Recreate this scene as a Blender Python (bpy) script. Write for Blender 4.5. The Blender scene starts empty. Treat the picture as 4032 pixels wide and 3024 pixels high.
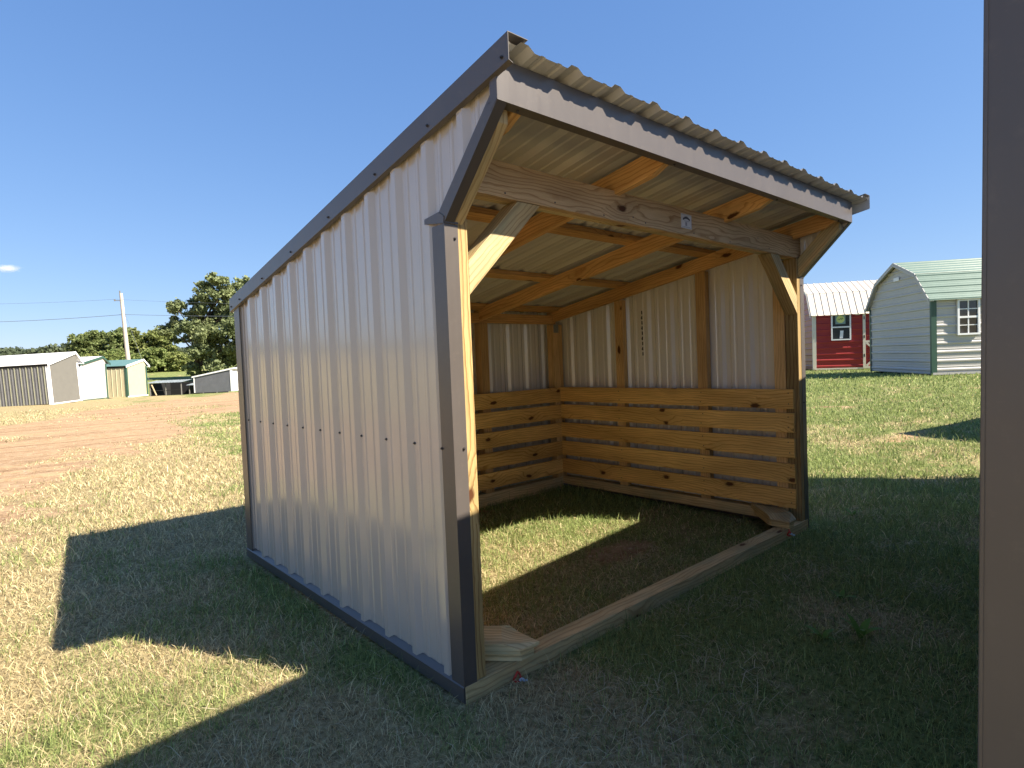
import bpy, bmesh, math, random
import numpy as np
from mathutils import Vector, Matrix
R = math.radians
rnd = random.Random(7)
C = bpy.context.scene.collection
sc = bpy.context.scene

# ---------------------------------------------------------------- camera, sky, sun, exposure
cd = bpy.data.cameras.new('camera'); cam = bpy.data.objects.new('camera', cd); C.objects.link(cam)
cam.location = (-1.245, -1.747, 1.2368)
cam.rotation_euler = (1.53586, 0.04021, -0.72357)
cd.sensor_width = 36.0; cd.lens = 20.70; cd.clip_start = 0.05; cd.clip_end = 8000
sc.camera = cam
SUN = Vector((0.33, -0.65, 0.683)).normalized()
w = bpy.data.worlds.new('World'); sc.world = w; w.use_nodes = True
wn = w.node_tree.nodes; wl = w.node_tree.links
bg = wn['Background']; sky = wn.new('ShaderNodeTexSky'); sky.sky_type = 'NISHITA'; sky.sun_disc = False
sky.sun_elevation = math.asin(SUN.z); sky.sun_rotation = math.atan2(SUN.x, SUN.y)
sky.altitude = 300; sky.air_density = 1.0; sky.dust_density = 0.15; sky.ozone_density = 3.5
# the camera that took the photo compressed the bright horizon: a per-channel power curve on the sky colour
sep_ = wn.new('ShaderNodeSeparateColor'); com_ = wn.new('ShaderNodeCombineColor'); wl.new(sky.outputs[0], sep_.inputs[0])
for i_, (g_, k_) in enumerate(((.74, .70), (.60, .735), (.44, .90))):
    m0 = wn.new('ShaderNodeMath'); m0.operation = 'MULTIPLY'; m0.inputs[1].default_value = .1; wl.new(sep_.outputs[i_], m0.inputs[0])
    m1 = wn.new('ShaderNodeMath'); m1.operation = 'POWER'; m1.inputs[1].default_value = g_; wl.new(m0.outputs[0], m1.inputs[0])
    m2 = wn.new('ShaderNodeMath'); m2.operation = 'MULTIPLY'; m2.inputs[1].default_value = k_ * 4.5; wl.new(m1.outputs[0], m2.inputs[0]); wl.new(m2.outputs[0], com_.inputs[i_])
wl.new(com_.outputs[0], bg.inputs[0]); bg.inputs[1].default_value = 0.1
sd = bpy.data.lights.new('sun', 'SUN'); sun = bpy.data.objects.new('sun', sd); C.objects.link(sun)
sd.energy = 5.0; sd.angle = R(0.53); sd.color = (1.0, 0.90, 0.76)
sun.rotation_euler = (-SUN).to_track_quat('-Z', 'Y').to_euler(); sun.location = (3, -6, 8)
sc.view_settings.view_transform = 'Standard'; sc.view_settings.look = 'None'
sc.view_settings.exposure = 1.57
sc.cycles.volume_bounces = 8; sc.view_settings.gamma = 1.0

# ---------------------------------------------------------------- object helpers
def tag(o, label=None, cat=None, group=None, kind=None):
    if label: o['label'] = label
    if cat: o['category'] = cat
    if group: o['group'] = group
    if kind: o['kind'] = kind
    return o
def empty(name, loc, label, cat, group=None):
    o = bpy.data.objects.new(name, None); C.objects.link(o); o.location = loc
    return tag(o, label, cat, group)
def link(name, me, mat, parent=None):
    me.materials.clear(); me.materials.append(mat)
    o = bpy.data.objects.new(name, me); C.objects.link(o)
    if parent is not None:
        o.parent = parent
        o.matrix_parent_inverse = Matrix.Translation(-world_loc(parent))
    return o
def world_loc(p):
    v = Vector(p.location)
    return v if p.parent is None else v
def obj(name, bm, mat, parent=None):
    me = bpy.data.meshes.new(name); bm.to_mesh(me); bm.free()
    return link(name, me, mat, parent)

def add_box(bm, lo, hi, M=None, bev=0.0):
    c = [(lo[i] + hi[i]) / 2 for i in range(3)]; s = [hi[i] - lo[i] for i in range(3)]
    m = Matrix.Translation(c) @ Matrix.Diagonal((s[0], s[1], s[2], 1))
    if M is not None: m = M @ m
    r = bmesh.ops.create_cube(bm, size=1, matrix=m)
    if bev > 0:
        es = list({e for v in r['verts'] for e in v.link_edges})
        bmesh.ops.bevel(bm, geom=es, offset=bev, segments=1, affect='EDGES')
def box(name, lo, hi, mat, parent=None, M=None, bev=0.0):
    bm = bmesh.new(); add_box(bm, lo, hi, M, bev); return obj(name, bm, mat, parent)
def add_prism(bm, pts, off):           # convex/any polygon (3D points, planar) extruded by off
    a = [bm.verts.new(p) for p in pts]; b = [bm.verts.new(Vector(p) + Vector(off)) for p in pts]
    bm.faces.new(a); bm.faces.new(b[::-1]); n = len(a)
    for i in range(n): bm.faces.new((a[i], b[i], b[(i + 1) % n], a[(i + 1) % n]))
def prism(name, pts, off, mat, parent=None):
    bm = bmesh.new(); add_prism(bm, pts, off); bmesh.ops.recalc_face_normals(bm, faces=bm.faces)
    return obj(name, bm, mat, parent)
def add_tube(bm, pts, rad, n=8):
    pts = [Vector(p) for p in pts]; rings = []
    if not isinstance(rad, (list, tuple)): rad = [rad] * len(pts)
    for i, p in enumerate(pts):
        d = (pts[min(i + 1, len(pts) - 1)] - pts[max(i - 1, 0)]).normalized()
        a = d.orthogonal().normalized() if i == 0 else (pa - d * pa.dot(d)).normalized()
        pa = a; b = d.cross(a)
        rings.append([bm.verts.new(p + (a * math.cos(t) + b * math.sin(t)) * rad[i]) for t in [2 * math.pi * k / n for k in range(n)]])
    for r0, r1 in zip(rings, rings[1:]):
        for k in range(n): bm.faces.new((r0[k], r0[(k + 1) % n], r1[(k + 1) % n], r1[k]))
    bm.faces.new(rings[0][::-1]); bm.faces.new(rings[-1])

# a sawn board: long axis from p0 to p1, w across 'side', t along 'face'; UV: u along, v across, random offset
def board_bm(bm, p0, p1, w_, t_, side, bev=0.0015, end0=None, end1=None, uvoff=None):
    p0 = Vector(p0); p1 = Vector(p1); A = (p1 - p0); L = A.length; A.normalize()
    S_ = Vector(side); S_ = (S_ - A * S_.dot(A)).normalized(); N = A.cross(S_)
    M = Matrix((A, S_, N)).transposed().to_4x4(); M.translation = p0
    b2 = bmesh.new(); add_box(b2, (0, -w_ / 2, -t_ / 2), (L, w_ / 2, t_ / 2), None, 0)
    for e, keep in ((end0, 1), (end1, -1)):       # optional end planes (point, outward normal) in world space
        if e is not None:
            Mi = M.inverted(); co = Mi @ Vector(e[0]); no = Mi.to_3x3() @ Vector(e[1])
            g = list(b2.verts) + list(b2.edges) + list(b2.faces)
            bmesh.ops.bisect_plane(b2, geom=g, plane_co=co, plane_no=no, clear_outer=True)
            bmesh.ops.holes_fill(b2, edges=b2.edges)
    if bev: bmesh.ops.bevel(b2, geom=list(b2.edges), offset=bev, segments=1, affect='EDGES')
    uv = b2.loops.layers.uv.new('UVMap'); b2.normal_update()
    ou, ov = uvoff if uvoff else (rnd.uniform(0, 40), rnd.uniform(0, 40))
    for f in b2.faces:
        n = f.normal; k = max(range(3), key=lambda i: abs(n[i]))
        for l in f.loops:
            c = l.vert.co
            if k == 0: l[uv].uv = (ou + c.y * 2, ov + c.z * 2)
            elif k == 1: l[uv].uv = (ou + c.x, ov + 3 + c.z)
            else: l[uv].uv = (ou + c.x, ov + c.y)
    b2.transform(M)
    me = bpy.data.meshes.new('tmp'); b2.to_mesh(me); b2.free(); bm.from_mesh(me); bpy.data.meshes.remove(me)
def board(name, p0, p1, w_, t_, side, mat, parent=None, **k):
    bm = bmesh.new(); board_bm(bm, p0, p1, w_, t_, side, **k); return obj(name, bm, mat, parent)

# profiled steel sheet. O origin, A direction along ribs, B direction across ribs, N outward; poly = convex polygon in (b, a) coords
MAJ = ((-.040, 0), (-.016, .020), (.016, .020), (.040, 0))
MIN = ((-.014, 0), (-.007, .004), (.007, .004), (.014, 0))
def sheet_bm(bm, O, A, B, N, poly, phase=0.0, pitch=.2286, scale=1.0, minor=True):
    O, A, B, N = map(Vector, (O, A, B, N))
    b0 = min(p[0] for p in poly); b1 = max(p[0] for p in poly); a0 = min(p[1] for p in poly) - .01; a1 = max(p[1] for p in poly) + .01
    prof = []; k = math.floor((b0 - phase) / pitch) - 1
    while phase + k * pitch < b1 + pitch:
        c = phase + k * pitch
        prof += [(c + x * scale, h * scale) for x, h in MAJ]
        if minor:
            for f in (1 / 3, 2 / 3): prof += [(c + pitch * f + x * scale, h * scale) for x, h in MIN]
        k += 1
    b2 = bmesh.new(); lo = []; hi = []
    for b, h in prof:
        lo.append(b2.verts.new((b, a0, h))); hi.append(b2.verts.new((b, a1, h)))
    for i in range(len(prof) - 1): b2.faces.new((lo[i], lo[i + 1], hi[i + 1], hi[i]))
    area = sum(poly[i][0] * poly[(i + 1) % len(poly)][1] - poly[(i + 1) % len(poly)][0] * poly[i][1] for i in range(len(poly)))
    P = poly if area > 0 else poly[::-1]
    for i in range(len(P)):
        p, q = P[i], P[(i + 1) % len(P)]; d = (q[0] - p[0], q[1] - p[1])
        g = list(b2.verts) + list(b2.edges) + list(b2.faces)
        bmesh.ops.bisect_plane(b2, geom=g, plane_co=(p[0], p[1], 0), plane_no=(d[1], -d[0], 0), clear_outer=True)
    M = Matrix((B, A, N)).transposed().to_4x4(); M.translation = O
    b2.transform(M); b2.normal_update()
    if B.cross(A).dot(N) < 0: bmesh.ops.reverse_faces(b2, faces=b2.faces)
    me = bpy.data.meshes.new('tmp'); b2.to_mesh(me); b2.free(); bm.from_mesh(me); bpy.data.meshes.remove(me)

# ---------------------------------------------------------------- materials
def mat(name):
    m = bpy.data.materials.new(name); m.use_nodes = True
    nt = m.node_tree; return m, nt, nt.nodes['Principled BSDF']
def N_(nt, t, **k):
    n = nt.nodes.new(t)
    for a, v in k.items(): setattr(n, a, v)
    return n
def ramp(nt, stops, interp='LINEAR'):
    n = nt.nodes.new('ShaderNodeValToRGB'); cr = n.color_ramp; cr.interpolation = interp
    while len(cr.elements) < len(stops): cr.elements.new(0.5)
    for e, (p, c) in zip(cr.elements, stops): e.position = p; e.color = (*c, 1) if len(c) == 3 else c
    return n
def noise(nt, vec, scale, detail=4, rough=.5, dist=0):
    n = nt.nodes.new('ShaderNodeTexNoise'); n.inputs['Scale'].default_value = scale; n.inputs['Detail'].default_value = detail
    n.inputs['Roughness'].default_value = rough; n.inputs['Distortion'].default_value = dist
    if vec is not None: nt.links.new(vec, n.inputs['Vector'])
    return n
def mix(nt, fac, a, b, mode='MIX'):
    n = nt.nodes.new('ShaderNodeMix'); n.data_type = 'RGBA'; n.blend_type = mode
    for s, v in ((n.inputs['Factor'], fac), (n.inputs['A'], a), (n.inputs['B'], b)):
        if hasattr(v, 'links') or isinstance(v, bpy.types.NodeSocket): nt.links.new(v, s)
        elif isinstance(v, (int, float)): s.default_value = v
        else: s.default_value = (*v, 1)
    return n.outputs['Result']
def bump(nt, h, strength, dist, bs):
    b = nt.nodes.new('ShaderNodeBump'); b.inputs['Strength'].default_value = strength; b.inputs['Distance'].default_value = dist
    nt.links.new(h, b.inputs['Height']); nt.links.new(b.outputs[0], bs.inputs['Normal'])
def mapping(nt, vec, scale, loc=(0, 0, 0)):
    m = nt.nodes.new('ShaderNodeMapping'); m.inputs['Scale'].default_value = scale; m.inputs['Location'].default_value = loc
    nt.links.new(vec, m.inputs['Vector']); return m.outputs[0]

def metal(name, col, rough=.38, spec=.5, var=.06, dust=0.0, dustcol=(.45, .3, .18), back=None, coat=0.0, streak=.05):
    m, nt, bs = mat(name); tc = N_(nt, 'ShaderNodeTexCoord')
    n1 = noise(nt, tc.outputs['Object'], 3.1, 5, .6); n2 = noise(nt, mapping(nt, tc.outputs['Object'], (9, 9, .8)), 4, 4, .6)
    dk = tuple(c * (1 - var * 2) for c in col); lt = tuple(min(1, c * (1 + var)) for c in col)
    r1 = ramp(nt, ((.3, dk), (.7, lt))); nt.links.new(n1.outputs[0], r1.inputs[0])
    c = mix(nt, streak, r1.outputs[0], n2.outputs[0], 'OVERLAY')
    if coat: bs.inputs['Coat Weight'].default_value = coat; bs.inputs['Coat Roughness'].default_value = .12
    if dust:
        r2 = ramp(nt, ((.55, (0, 0, 0)), (.8, (dust, dust, dust)))); nt.links.new(noise(nt, tc.outputs['Object'], 26, 6, .7).outputs[0], r2.inputs[0])
        c = mix(nt, r2.outputs[0], c, dustcol)
    if back:
        gb = N_(nt, 'ShaderNodeNewGeometry'); c = mix(nt, gb.outputs['Backfacing'], c, back)
    nt.links.new(c, bs.inputs['Base Color']); bs.inputs['Specular IOR Level'].default_value = spec
    rr = ramp(nt, ((.3, (rough * .95,) * 3), (.75, (rough * 1.08,) * 3))); nt.links.new(n2.outputs[0], rr.inputs[0]); nt.links.new(rr.outputs[0], bs.inputs['Roughness'])
    bump(nt, noise(nt, tc.outputs['Object'], 5, 2, .5).outputs[0], .12, .01, bs)
    return m

def wood(name, light, dark, knotcol=(.09, .035, .012), knots=.5, rough=.62, ring=1.0, green=0.0):
    m, nt, bs = mat(name); tc = N_(nt, 'ShaderNodeTexCoord'); uv = tc.outputs['UV']
    warp = noise(nt, mapping(nt, uv, (1.0, 4.5, 1)), 1.6, 2, .5)
    wadd = nt.nodes.new('ShaderNodeVectorMath'); wadd.operation = 'MULTIPLY_ADD'
    nt.links.new(warp.outputs['Color'], wadd.inputs[0]); wadd.inputs[1].default_value = (0, .10 * ring, 0); nt.links.new(uv, wadd.inputs[2])
    # knots
    vo = nt.nodes.new('ShaderNodeTexVoronoi'); vo.voronoi_dimensions = '2D'; vo.feature = 'F1'; vo.inputs['Scale'].default_value = 1
    kw = noise(nt, mapping(nt, uv, (9, 16, 1)), 1.0, 3, .6); kwa = nt.nodes.new('ShaderNodeVectorMath'); kwa.operation = 'MULTIPLY_ADD'; nt.links.new(kw.outputs['Color'], kwa.inputs[0]); kwa.inputs[1].default_value = (.10, .035, 0); nt.links.new(uv, kwa.inputs[2])
    kv = mapping(nt, kwa.outputs[0], (2.6, 5.0, 1)); nt.links.new(kv, vo.inputs['Vector'])
    kd = ramp(nt, ((.0, (1, 1, 1)), (.055, (1, 1, 1)), (.10, (0, 0, 0)))); nt.links.new(vo.outputs['Distance'], kd.inputs[0])
    halo = ramp(nt, ((.0, (1, 1, 1)), (.11, (.7, .7, .7)), (.42, (0, 0, 0)))); nt.links.new(vo.outputs['Distance'], halo.inputs[0])
    sep = nt.nodes.new('ShaderNodeSeparateColor'); nt.links.new(vo.outputs['Color'], sep.inputs[0])
    gate = nt.nodes.new('ShaderNodeMath'); gate.operation = 'LESS_THAN'; nt.links.new(sep.outputs[0], gate.inputs[0]); gate.inputs[1].default_value = knots
    def mul(a, b):
        q = nt.nodes.new('ShaderNodeMath'); q.operation = 'MULTIPLY'; nt.links.new(a, q.inputs[0])
        if isinstance(b, float): q.inputs[1].default_value = b
        else: nt.links.new(b, q.inputs[1])
        return q.outputs[0]
    kmask = mul(kd.outputs[0], gate.outputs[0]); hmask = mul(halo.outputs[0], gate.outputs[0])
    bend = nt.nodes.new('ShaderNodeCombineXYZ'); nt.links.new(mul(hmask, .05), bend.inputs[1])
    va = nt.nodes.new('ShaderNodeVectorMath'); va.operation = 'ADD'; nt.links.new(wadd.outputs[0], va.inputs[0]); nt.links.new(bend.outputs[0], va.inputs[1])
    wv = nt.nodes.new('ShaderNodeTexWave'); wv.wave_type = 'BANDS'; wv.bands_direction = 'Y'; wv.wave_profile = 'SAW'
    wv.inputs['Scale'].default_value = 15; wv.inputs['Distortion'].default_value = 2.2; wv.inputs['Detail'].default_value = 2; wv.inputs['Detail Scale'].default_value = .8
    nt.links.new(va.outputs[0], wv.inputs['Vector'])
    fine = noise(nt, mapping(nt, uv, (7, 240, 1)), 1, 4, .65); big = noise(nt, mapping(nt, uv, (.9, 5, 1)), 1.4, 3, .6)
    rw = ramp(nt, ((.0, light), (.55, light), (.93, dark), (1.0, light))); nt.links.new(wv.outputs['Fac'], rw.inputs[0])
    rb = ramp(nt, ((.3, (.66, .6, .52)), (.65, (1.08, 1.05, 1.0)))); nt.links.new(big.outputs[0], rb.inputs[0])
    c = mix(nt, .9, rw.outputs[0], rb.outputs[0], 'MULTIPLY')
    rf = ramp(nt, ((.32, (.74, .7, .64)), (.62, (1.06, 1.05, 1.02)))); nt.links.new(fine.outputs[0], rf.inputs[0])
    c = mix(nt, .8, c, rf.outputs[0], 'MULTIPLY')
    if green:
        rg = ramp(nt, ((.45, (0, 0, 0)), (.7, (green,) * 3))); nt.links.new(noise(nt, mapping(nt, uv, (1.5, 7, 1)), 2, 3).outputs[0], rg.inputs[0])
        c = mix(nt, rg.outputs[0], c, (.28, .31, .2))
    c = mix(nt, mul(hmask, .38), c, tuple(x * .55 for x in dark)); c = mix(nt, kmask, c, knotcol)
    oi = nt.nodes.new('ShaderNodeObjectInfo'); ro = ramp(nt, ((0, (.74, .70, .66)), (.5, (.98, .93, .86)), (1, (1.12, 1.12, 1.10)))); nt.links.new(oi.outputs['Random'], ro.inputs[0])
    c = mix(nt, 1.0, c, ro.outputs[0], 'MULTIPLY')
    nt.links.new(c, bs.inputs['Base Color']); bs.inputs['Roughness'].default_value = rough; bs.inputs['Specular IOR Level'].default_value = .25
    bump(nt, fine.outputs[0], .35, .002, bs); return m
def plain(name, col, rough=.6, spec=.4, **k):
    m, nt, bs = mat(name); tc = N_(nt, 'ShaderNodeTexCoord'); r = ramp(nt, ((.3, tuple(c * .85 for c in col)), (.7, col)))
    nt.links.new(noise(nt, tc.outputs['Object'], k.get('scale', 8), 4).outputs[0], r.inputs[0]); nt.links.new(r.outputs[0], bs.inputs['Base Color'])
    bs.inputs['Roughness'].default_value = rough; bs.inputs['Specular IOR Level'].default_value = spec; bs.inputs['Metallic'].default_value = k.get('metallic', 0); return m

M_PANEL = metal('taupe_steel', (.45, .405, .35), .24, .9, .02, back=(.80, .78, .73), coat=.7, streak=.015)
M_ROOF = metal('roof_steel', (.36, .34, .30), .38, .5, .04, back=(.56, .54, .49), streak=.02)
M_TRIM = metal('bronze_trim', (.088, .076, .068), .33, .6, .04, .12, (.3, .24, .18))
M_BACKCOAT = metal('pale_back_coat', (.55, .55, .53), .5, .3, .03)
M_PINE = wood('yellow_pine', (.82, .56, .215), (.56, .31, .085), knots=.6)
M_FIR = wood('orange_framing', (.76, .50, .23), (.54, .29, .11), knots=.35, rough=.55)
M_STUD = wood('pale_stud', (.80, .58, .31), (.62, .40, .18), knots=.2)
M_TREAT = wood('treated_lumber', (.68, .57, .34), (.44, .32, .16), knots=.16, green=.6)
M_BEAM = wood('grey_beam', (.82, .66, .44), (.50, .33, .17), knots=.06, ring=1.9)
M_POST = wood('treated_post', (.47, .375, .19), (.24, .155, .06), knots=.12, ring=.6)
M_GALV = plain('galvanised_plate', (.34, .36, .34), .45, .5, metallic=.6, scale=40)
M_SCREW = plain('screw_head', (.05, .045, .045), .4)
M_STEEL = plain('bright_washer', (.5, .5, .5), .3, .5, metallic=.8)

# ---------------------------------------------------------------- terrain
CX, CY = -1.245, -1.747
zr_r = [0, 49.5, 55, 61, 75, 110, 400, 1000, 4000]; zr_z = [-.02, -.02, -.9, -.9, .95, 2.2, 12.5, 26, 60]
def sstep(a, b, x):
    t = np.clip((x - a) / (b - a), 0, 1); return t * t * (3 - 2 * t)
_rs = np.random.RandomState(5); _grid = _rs.rand(256, 256)
def vnoise(x, y):
    xi = np.floor(x).astype(int); yi = np.floor(y).astype(int); fx = x - xi; fy = y - yi; fx = fx * fx * (3 - 2 * fx); fy = fy * fy * (3 - 2 * fy)
    g = lambda a, b: _grid[a % 256, b % 256]
    return (g(xi, yi) * (1 - fx) + g(xi + 1, yi) * fx) * (1 - fy) + (g(xi, yi + 1) * (1 - fx) + g(xi + 1, yi + 1) * fx) * fy
def fbm(x, y, s, o=4):
    v = 0; a = 1; t = 0
    for k in range(o): v = v + a * vnoise(x * s * 2 ** k + 17.3 * k, y * s * 2 ** k + 5.1 * k); t += a; a *= .55
    return v / t
def ground_z(x, y):
    x = np.asarray(x, float); y = np.asarray(y, float); r = np.hypot(x - CX, y - CY)
    zl = np.interp(r, zr_r, zr_z) + .5 * sstep(6, 15, x - .35 * y)
    near = (fbm(x, y, .9, 3) - .5) * .05 * sstep(.4, 1.5, np.maximum(np.maximum(-x, x - 3.06), np.maximum(-y, y - 2.47)))
    return zl + near + (fbm(x, y, .05, 3) - .5) * np.clip((r - 80) * .02, 0, 6)
def masks(x, y):           # dirt and green cover
    x = np.asarray(x, float); y = np.asarray(y, float)
    xa = np.interp(y, [-4, 8, 21.7, 33.9, 41.8, 60], [-14, -8, -1.15, 4.4, 11.4, 25]); xb = np.interp(y, [-8, 5.3, 8.8, 16.9, 24, 34, 50], [-6.2, -1.0, .35, 4.3, 8.4, 14.4, 25])
    n = (fbm(x, y, .55, 4) - .5); n2 = fbm(x + 40, y, 2.3, 4) - .5
    d = sstep(-.6, 1.9, xb - x + n * 3.4 + n2 * 1.6) * sstep(-.6, 1.2, x - xa + n * 3)
    d = d * (1 - .5 * sstep(.56, .66, fbm(x * .8, y * .5 + 31, .9, 4)))
    d = np.maximum(d, .8 * np.exp(-(((x - 1.72) / .40) ** 2 + ((y - .66) / .22) ** 2)) + n2 * .6 * (np.abs(x - 1.6) < 1.4) * (np.abs(y - 1.2) < 1.2))
    d = np.maximum(d, .9 * np.exp(-(((x - 1.1) / .9) ** 2 + ((y - 2.2) / .28) ** 2)))
    d = np.maximum(d, .50 * sstep(.60, .76, fbm(x - 9, y + 3, .8, 4)) * sstep(3.6, 5, x) * (x < 16))
    g = .10 + .66 * sstep(-.3, 1.1, x - .1 * y) + .85 * (fbm(x, y + 90, 1.1, 4) - .5) + .9 * (fbm(x + 11, y, 3.5, 3) - .5)
    g = g + .40 * np.exp(-(np.abs(x + .10) / .16) ** 2) * (y > -.3) * (y < 2.6) + .16 * np.exp(-((x + .6) ** 2 + (y - 2.) ** 2))
    g = g - .32 * sstep(4, 8, y) * (x < 8) - .10 * sstep(5, 7, x) + .22 * sstep(8, 12, x)
    inside = (x > 0) & (x < 3.06) & (y > 0) & (y < 2.47); g = np.where(inside, .24 + .45 * (g - .12) + .25 * (x - 1.2) * (y > 1.2), g)
    return np.clip(d, 0, 1), np.clip(g, 0, 1)
def ground_mesh():
    rad = np.concatenate([[0.05], np.geomspace(.3, 30, 210), np.geomspace(31, 3500, 90)]); na = 540; th = np.linspace(0, 2 * np.pi, na, endpoint=False)
    X = CX + rad[:, None] * np.cos(th); Y = CY + rad[:, None] * np.sin(th); Z = ground_z(X, Y)
    co = np.stack([X, Y, Z], -1).reshape(-1, 3); nr = len(rad); i = np.arange(nr - 1)[:, None] * na + np.arange(na); j = np.arange(nr - 1)[:, None] * na + (np.arange(na) + 1) % na
    f = np.stack([i, i + na, j + na, j], -1).reshape(-1, 4)[:, ::-1]; c = len(co)
    me = bpy.data.meshes.new('ground'); me.from_pydata(co.tolist(), [], f.tolist() + [list(range(na))]); me.update()
    d, g = masks(co[:, 0], co[:, 1])
    for nme, v in (('dirt', d), ('green', g)):
        a = me.attributes.new(nme, 'FLOAT', 'POINT'); a.data.foreach_set('value', v.astype(np.float32))
    for p in me.polygons: p.use_smooth = True
    return me
gm, nt, bs = mat('ground_soil')
geo = N_(nt, 'ShaderNodeNewGeometry'); pos = geo.outputs['Position']
ad = N_(nt, 'ShaderNodeAttribute', attribute_name='dirt'); ag = N_(nt, 'ShaderNodeAttribute', attribute_name='green')
n_f = noise(nt, pos, 38, 5, .7); n_m = noise(nt, pos, 5, 5, .65); n_b = noise(nt, pos, .5, 5, .6); n_str = noise(nt, mapping(nt, pos, (1.3, 5, 1)), 2.2, 4, .65)
dry = ramp(nt, ((.3, (.11, .08, .042)), (.5, (.31, .25, .13)), (.7, (.55, .46, .26)))); nt.links.new(n_f.outputs[0], dry.inputs[0])
grn = ramp(nt, ((.3, (.045, .055, .018)), (.55, (.19, .22, .075)), (.75, (.33, .35, .14)))); nt.links.new(n_f.outputs[0], grn.inputs[0])
gg = N_(nt, 'ShaderNodeMath', operation='ADD'); nt.links.new(ag.outputs['Fac'], gg.inputs[0]); nt.links.new(n_m.outputs[0], gg.inputs[1])
gr = ramp(nt, ((.42, (0, 0, 0)), (.62, (1, 1, 1)))); g2 = N_(nt, 'ShaderNodeMath', operation='MULTIPLY'); g2.inputs[1].default_value = .5
nt.links.new(gg.outputs[0], g2.inputs[0]); nt.links.new(g2.outputs[0], gr.inputs[0])
cg = mix(nt, gr.outputs[0], dry.outputs[0], grn.outputs[0])
soil = ramp(nt, ((.25, (.30, .20, .115)), (.5, (.41, .295, .18)), (.75, (.52, .41, .27)))); nt.links.new(n_str.outputs[0], soil.inputs[0])
trk = nt.nodes.new('ShaderNodeMapping'); trk.inputs['Rotation'].default_value = (0, 0, -R(62)); trk.inputs['Scale'].default_value = (.12, 1.6, 1); nt.links.new(pos, trk.inputs['Vector'])
rut = ramp(nt, ((.3, (.62, .55, .50)), (.5, (1, 1, 1)), (.68, (1.22, 1.18, 1.10)))); nt.links.new(noise(nt, trk.outputs[0], 1.0, 5, .65, .6).outputs[0], rut.inputs[0])
n_c = noise(nt, pos, 9, 6, .75); clod = ramp(nt, ((.36, (.62, .56, .5)), (.5, (1, 1, 1)), (.66, (1.12, 1.1, 1.05)))); nt.links.new(n_c.outputs[0], clod.inputs[0])
soilr = mix(nt, .9, soil.outputs[0], rut.outputs[0], 'MULTIPLY'); soilr = mix(nt, .75, soilr, clod.outputs[0], 'MULTIPLY')
st = nt.nodes.new('ShaderNodeTexVoronoi'); st.inputs['Scale'].default_value = 7; nt.links.new(pos, st.inputs['Vector']); stm = ramp(nt, ((.10, (1, 1, 1)), (.16, (0, 0, 0)))); nt.links.new(st.outputs['Distance'], stm.inputs[0])
soilr = mix(nt, stm.outputs[0], soilr, (.50, .40, .30))
soil2 = mix(nt, .35, soil.outputs[0], ramp(nt, ((.3, (.3, .2, .13)), (.7, (1, .95, .85)))).outputs[0], 'MULTIPLY')
rs = ramp(nt, ((.3, (.55, .5, .45)), (.65, (1.05, 1, 1)))); nt.links.new(n_f.outputs[0], rs.inputs[0]); soil2 = mix(nt, .7, soilr, rs.outputs[0], 'MULTIPLY')
dd = N_(nt, 'ShaderNodeMath', operation='MULTIPLY_ADD'); nt.links.new(n_m.outputs[0], dd.inputs[0]); dd.inputs[1].default_value = .9
sub = N_(nt, 'ShaderNodeMath', operation='SUBTRACT'); nt.links.new(ad.outputs['Fac'], sub.inputs[0]); sub.inputs[1].default_value = .45; nt.links.new(sub.outputs[0], dd.inputs[2])
dr = ramp(nt, ((.38, (0, 0, 0)), (.56, (1, 1, 1)))); nt.links.new(dd.outputs[0], dr.inputs[0])
cc = mix(nt, dr.outputs[0], cg, soil2)
nt.links.new(cc, bs.inputs['Base Color']); bs.inputs['Roughness'].default_value = .95; bs.inputs['Specular IOR Level'].default_value = .1
bump(nt, n_f.outputs[0], .9, .03, bs)
ground = link('ground', ground_mesh(), gm); tag(ground, kind='structure', label='dry grass field with a reddish dirt track')

# ---------------------------------------------------------------- grass blades (nobody could count them)
def leafmat(name, trans=.35):
    m = bpy.data.materials.new(name); m.use_nodes = True; nt = m.node_tree; nt.nodes.clear()
    out = N_(nt, 'ShaderNodeOutputMaterial'); at = N_(nt, 'ShaderNodeAttribute', attribute_name='Col')
    d = N_(nt, 'ShaderNodeBsdfPrincipled'); d.inputs['Roughness'].default_value = .6; d.inputs['Specular IOR Level'].default_value = .25
    t = N_(nt, 'ShaderNodeBsdfTranslucent'); mx = N_(nt, 'ShaderNodeMixShader'); mx.inputs[0].default_value = trans
    nt.links.new(at.outputs['Color'], d.inputs['Base Color']); nt.links.new(at.outputs['Color'], t.inputs['Color'])
    nt.links.new(d.outputs[0], mx.inputs[1]); nt.links.new(t.outputs[0], mx.inputs[2]); nt.links.new(mx.outputs[0], out.inputs[0]); return m
M_BLADE = leafmat('grass_blade', .3); M_LEAF = leafmat('leaf', .3)
def np_mesh(name, verts, faces, vcol):
    me = bpy.data.meshes.new(name); nv = len(verts); k = faces.shape[1]; nf = len(faces)
    me.vertices.add(nv); me.vertices.foreach_set('co', verts.astype(np.float32).ravel())
    me.loops.add(nf * k); me.loops.foreach_set('vertex_index', faces.astype(np.int32).ravel())
    me.polygons.add(nf); me.polygons.foreach_set('loop_start', (np.arange(nf) * k).astype(np.int32)); me.polygons.foreach_set('loop_total', np.full(nf, k, np.int32))
    me.update(calc_edges=True)
    ca = me.color_attributes.new('Col', 'FLOAT_COLOR', 'POINT'); ca.data.foreach_set('color', np.concatenate([vcol, np.ones((nv, 1))], 1).astype(np.float32).ravel())
    return me
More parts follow.
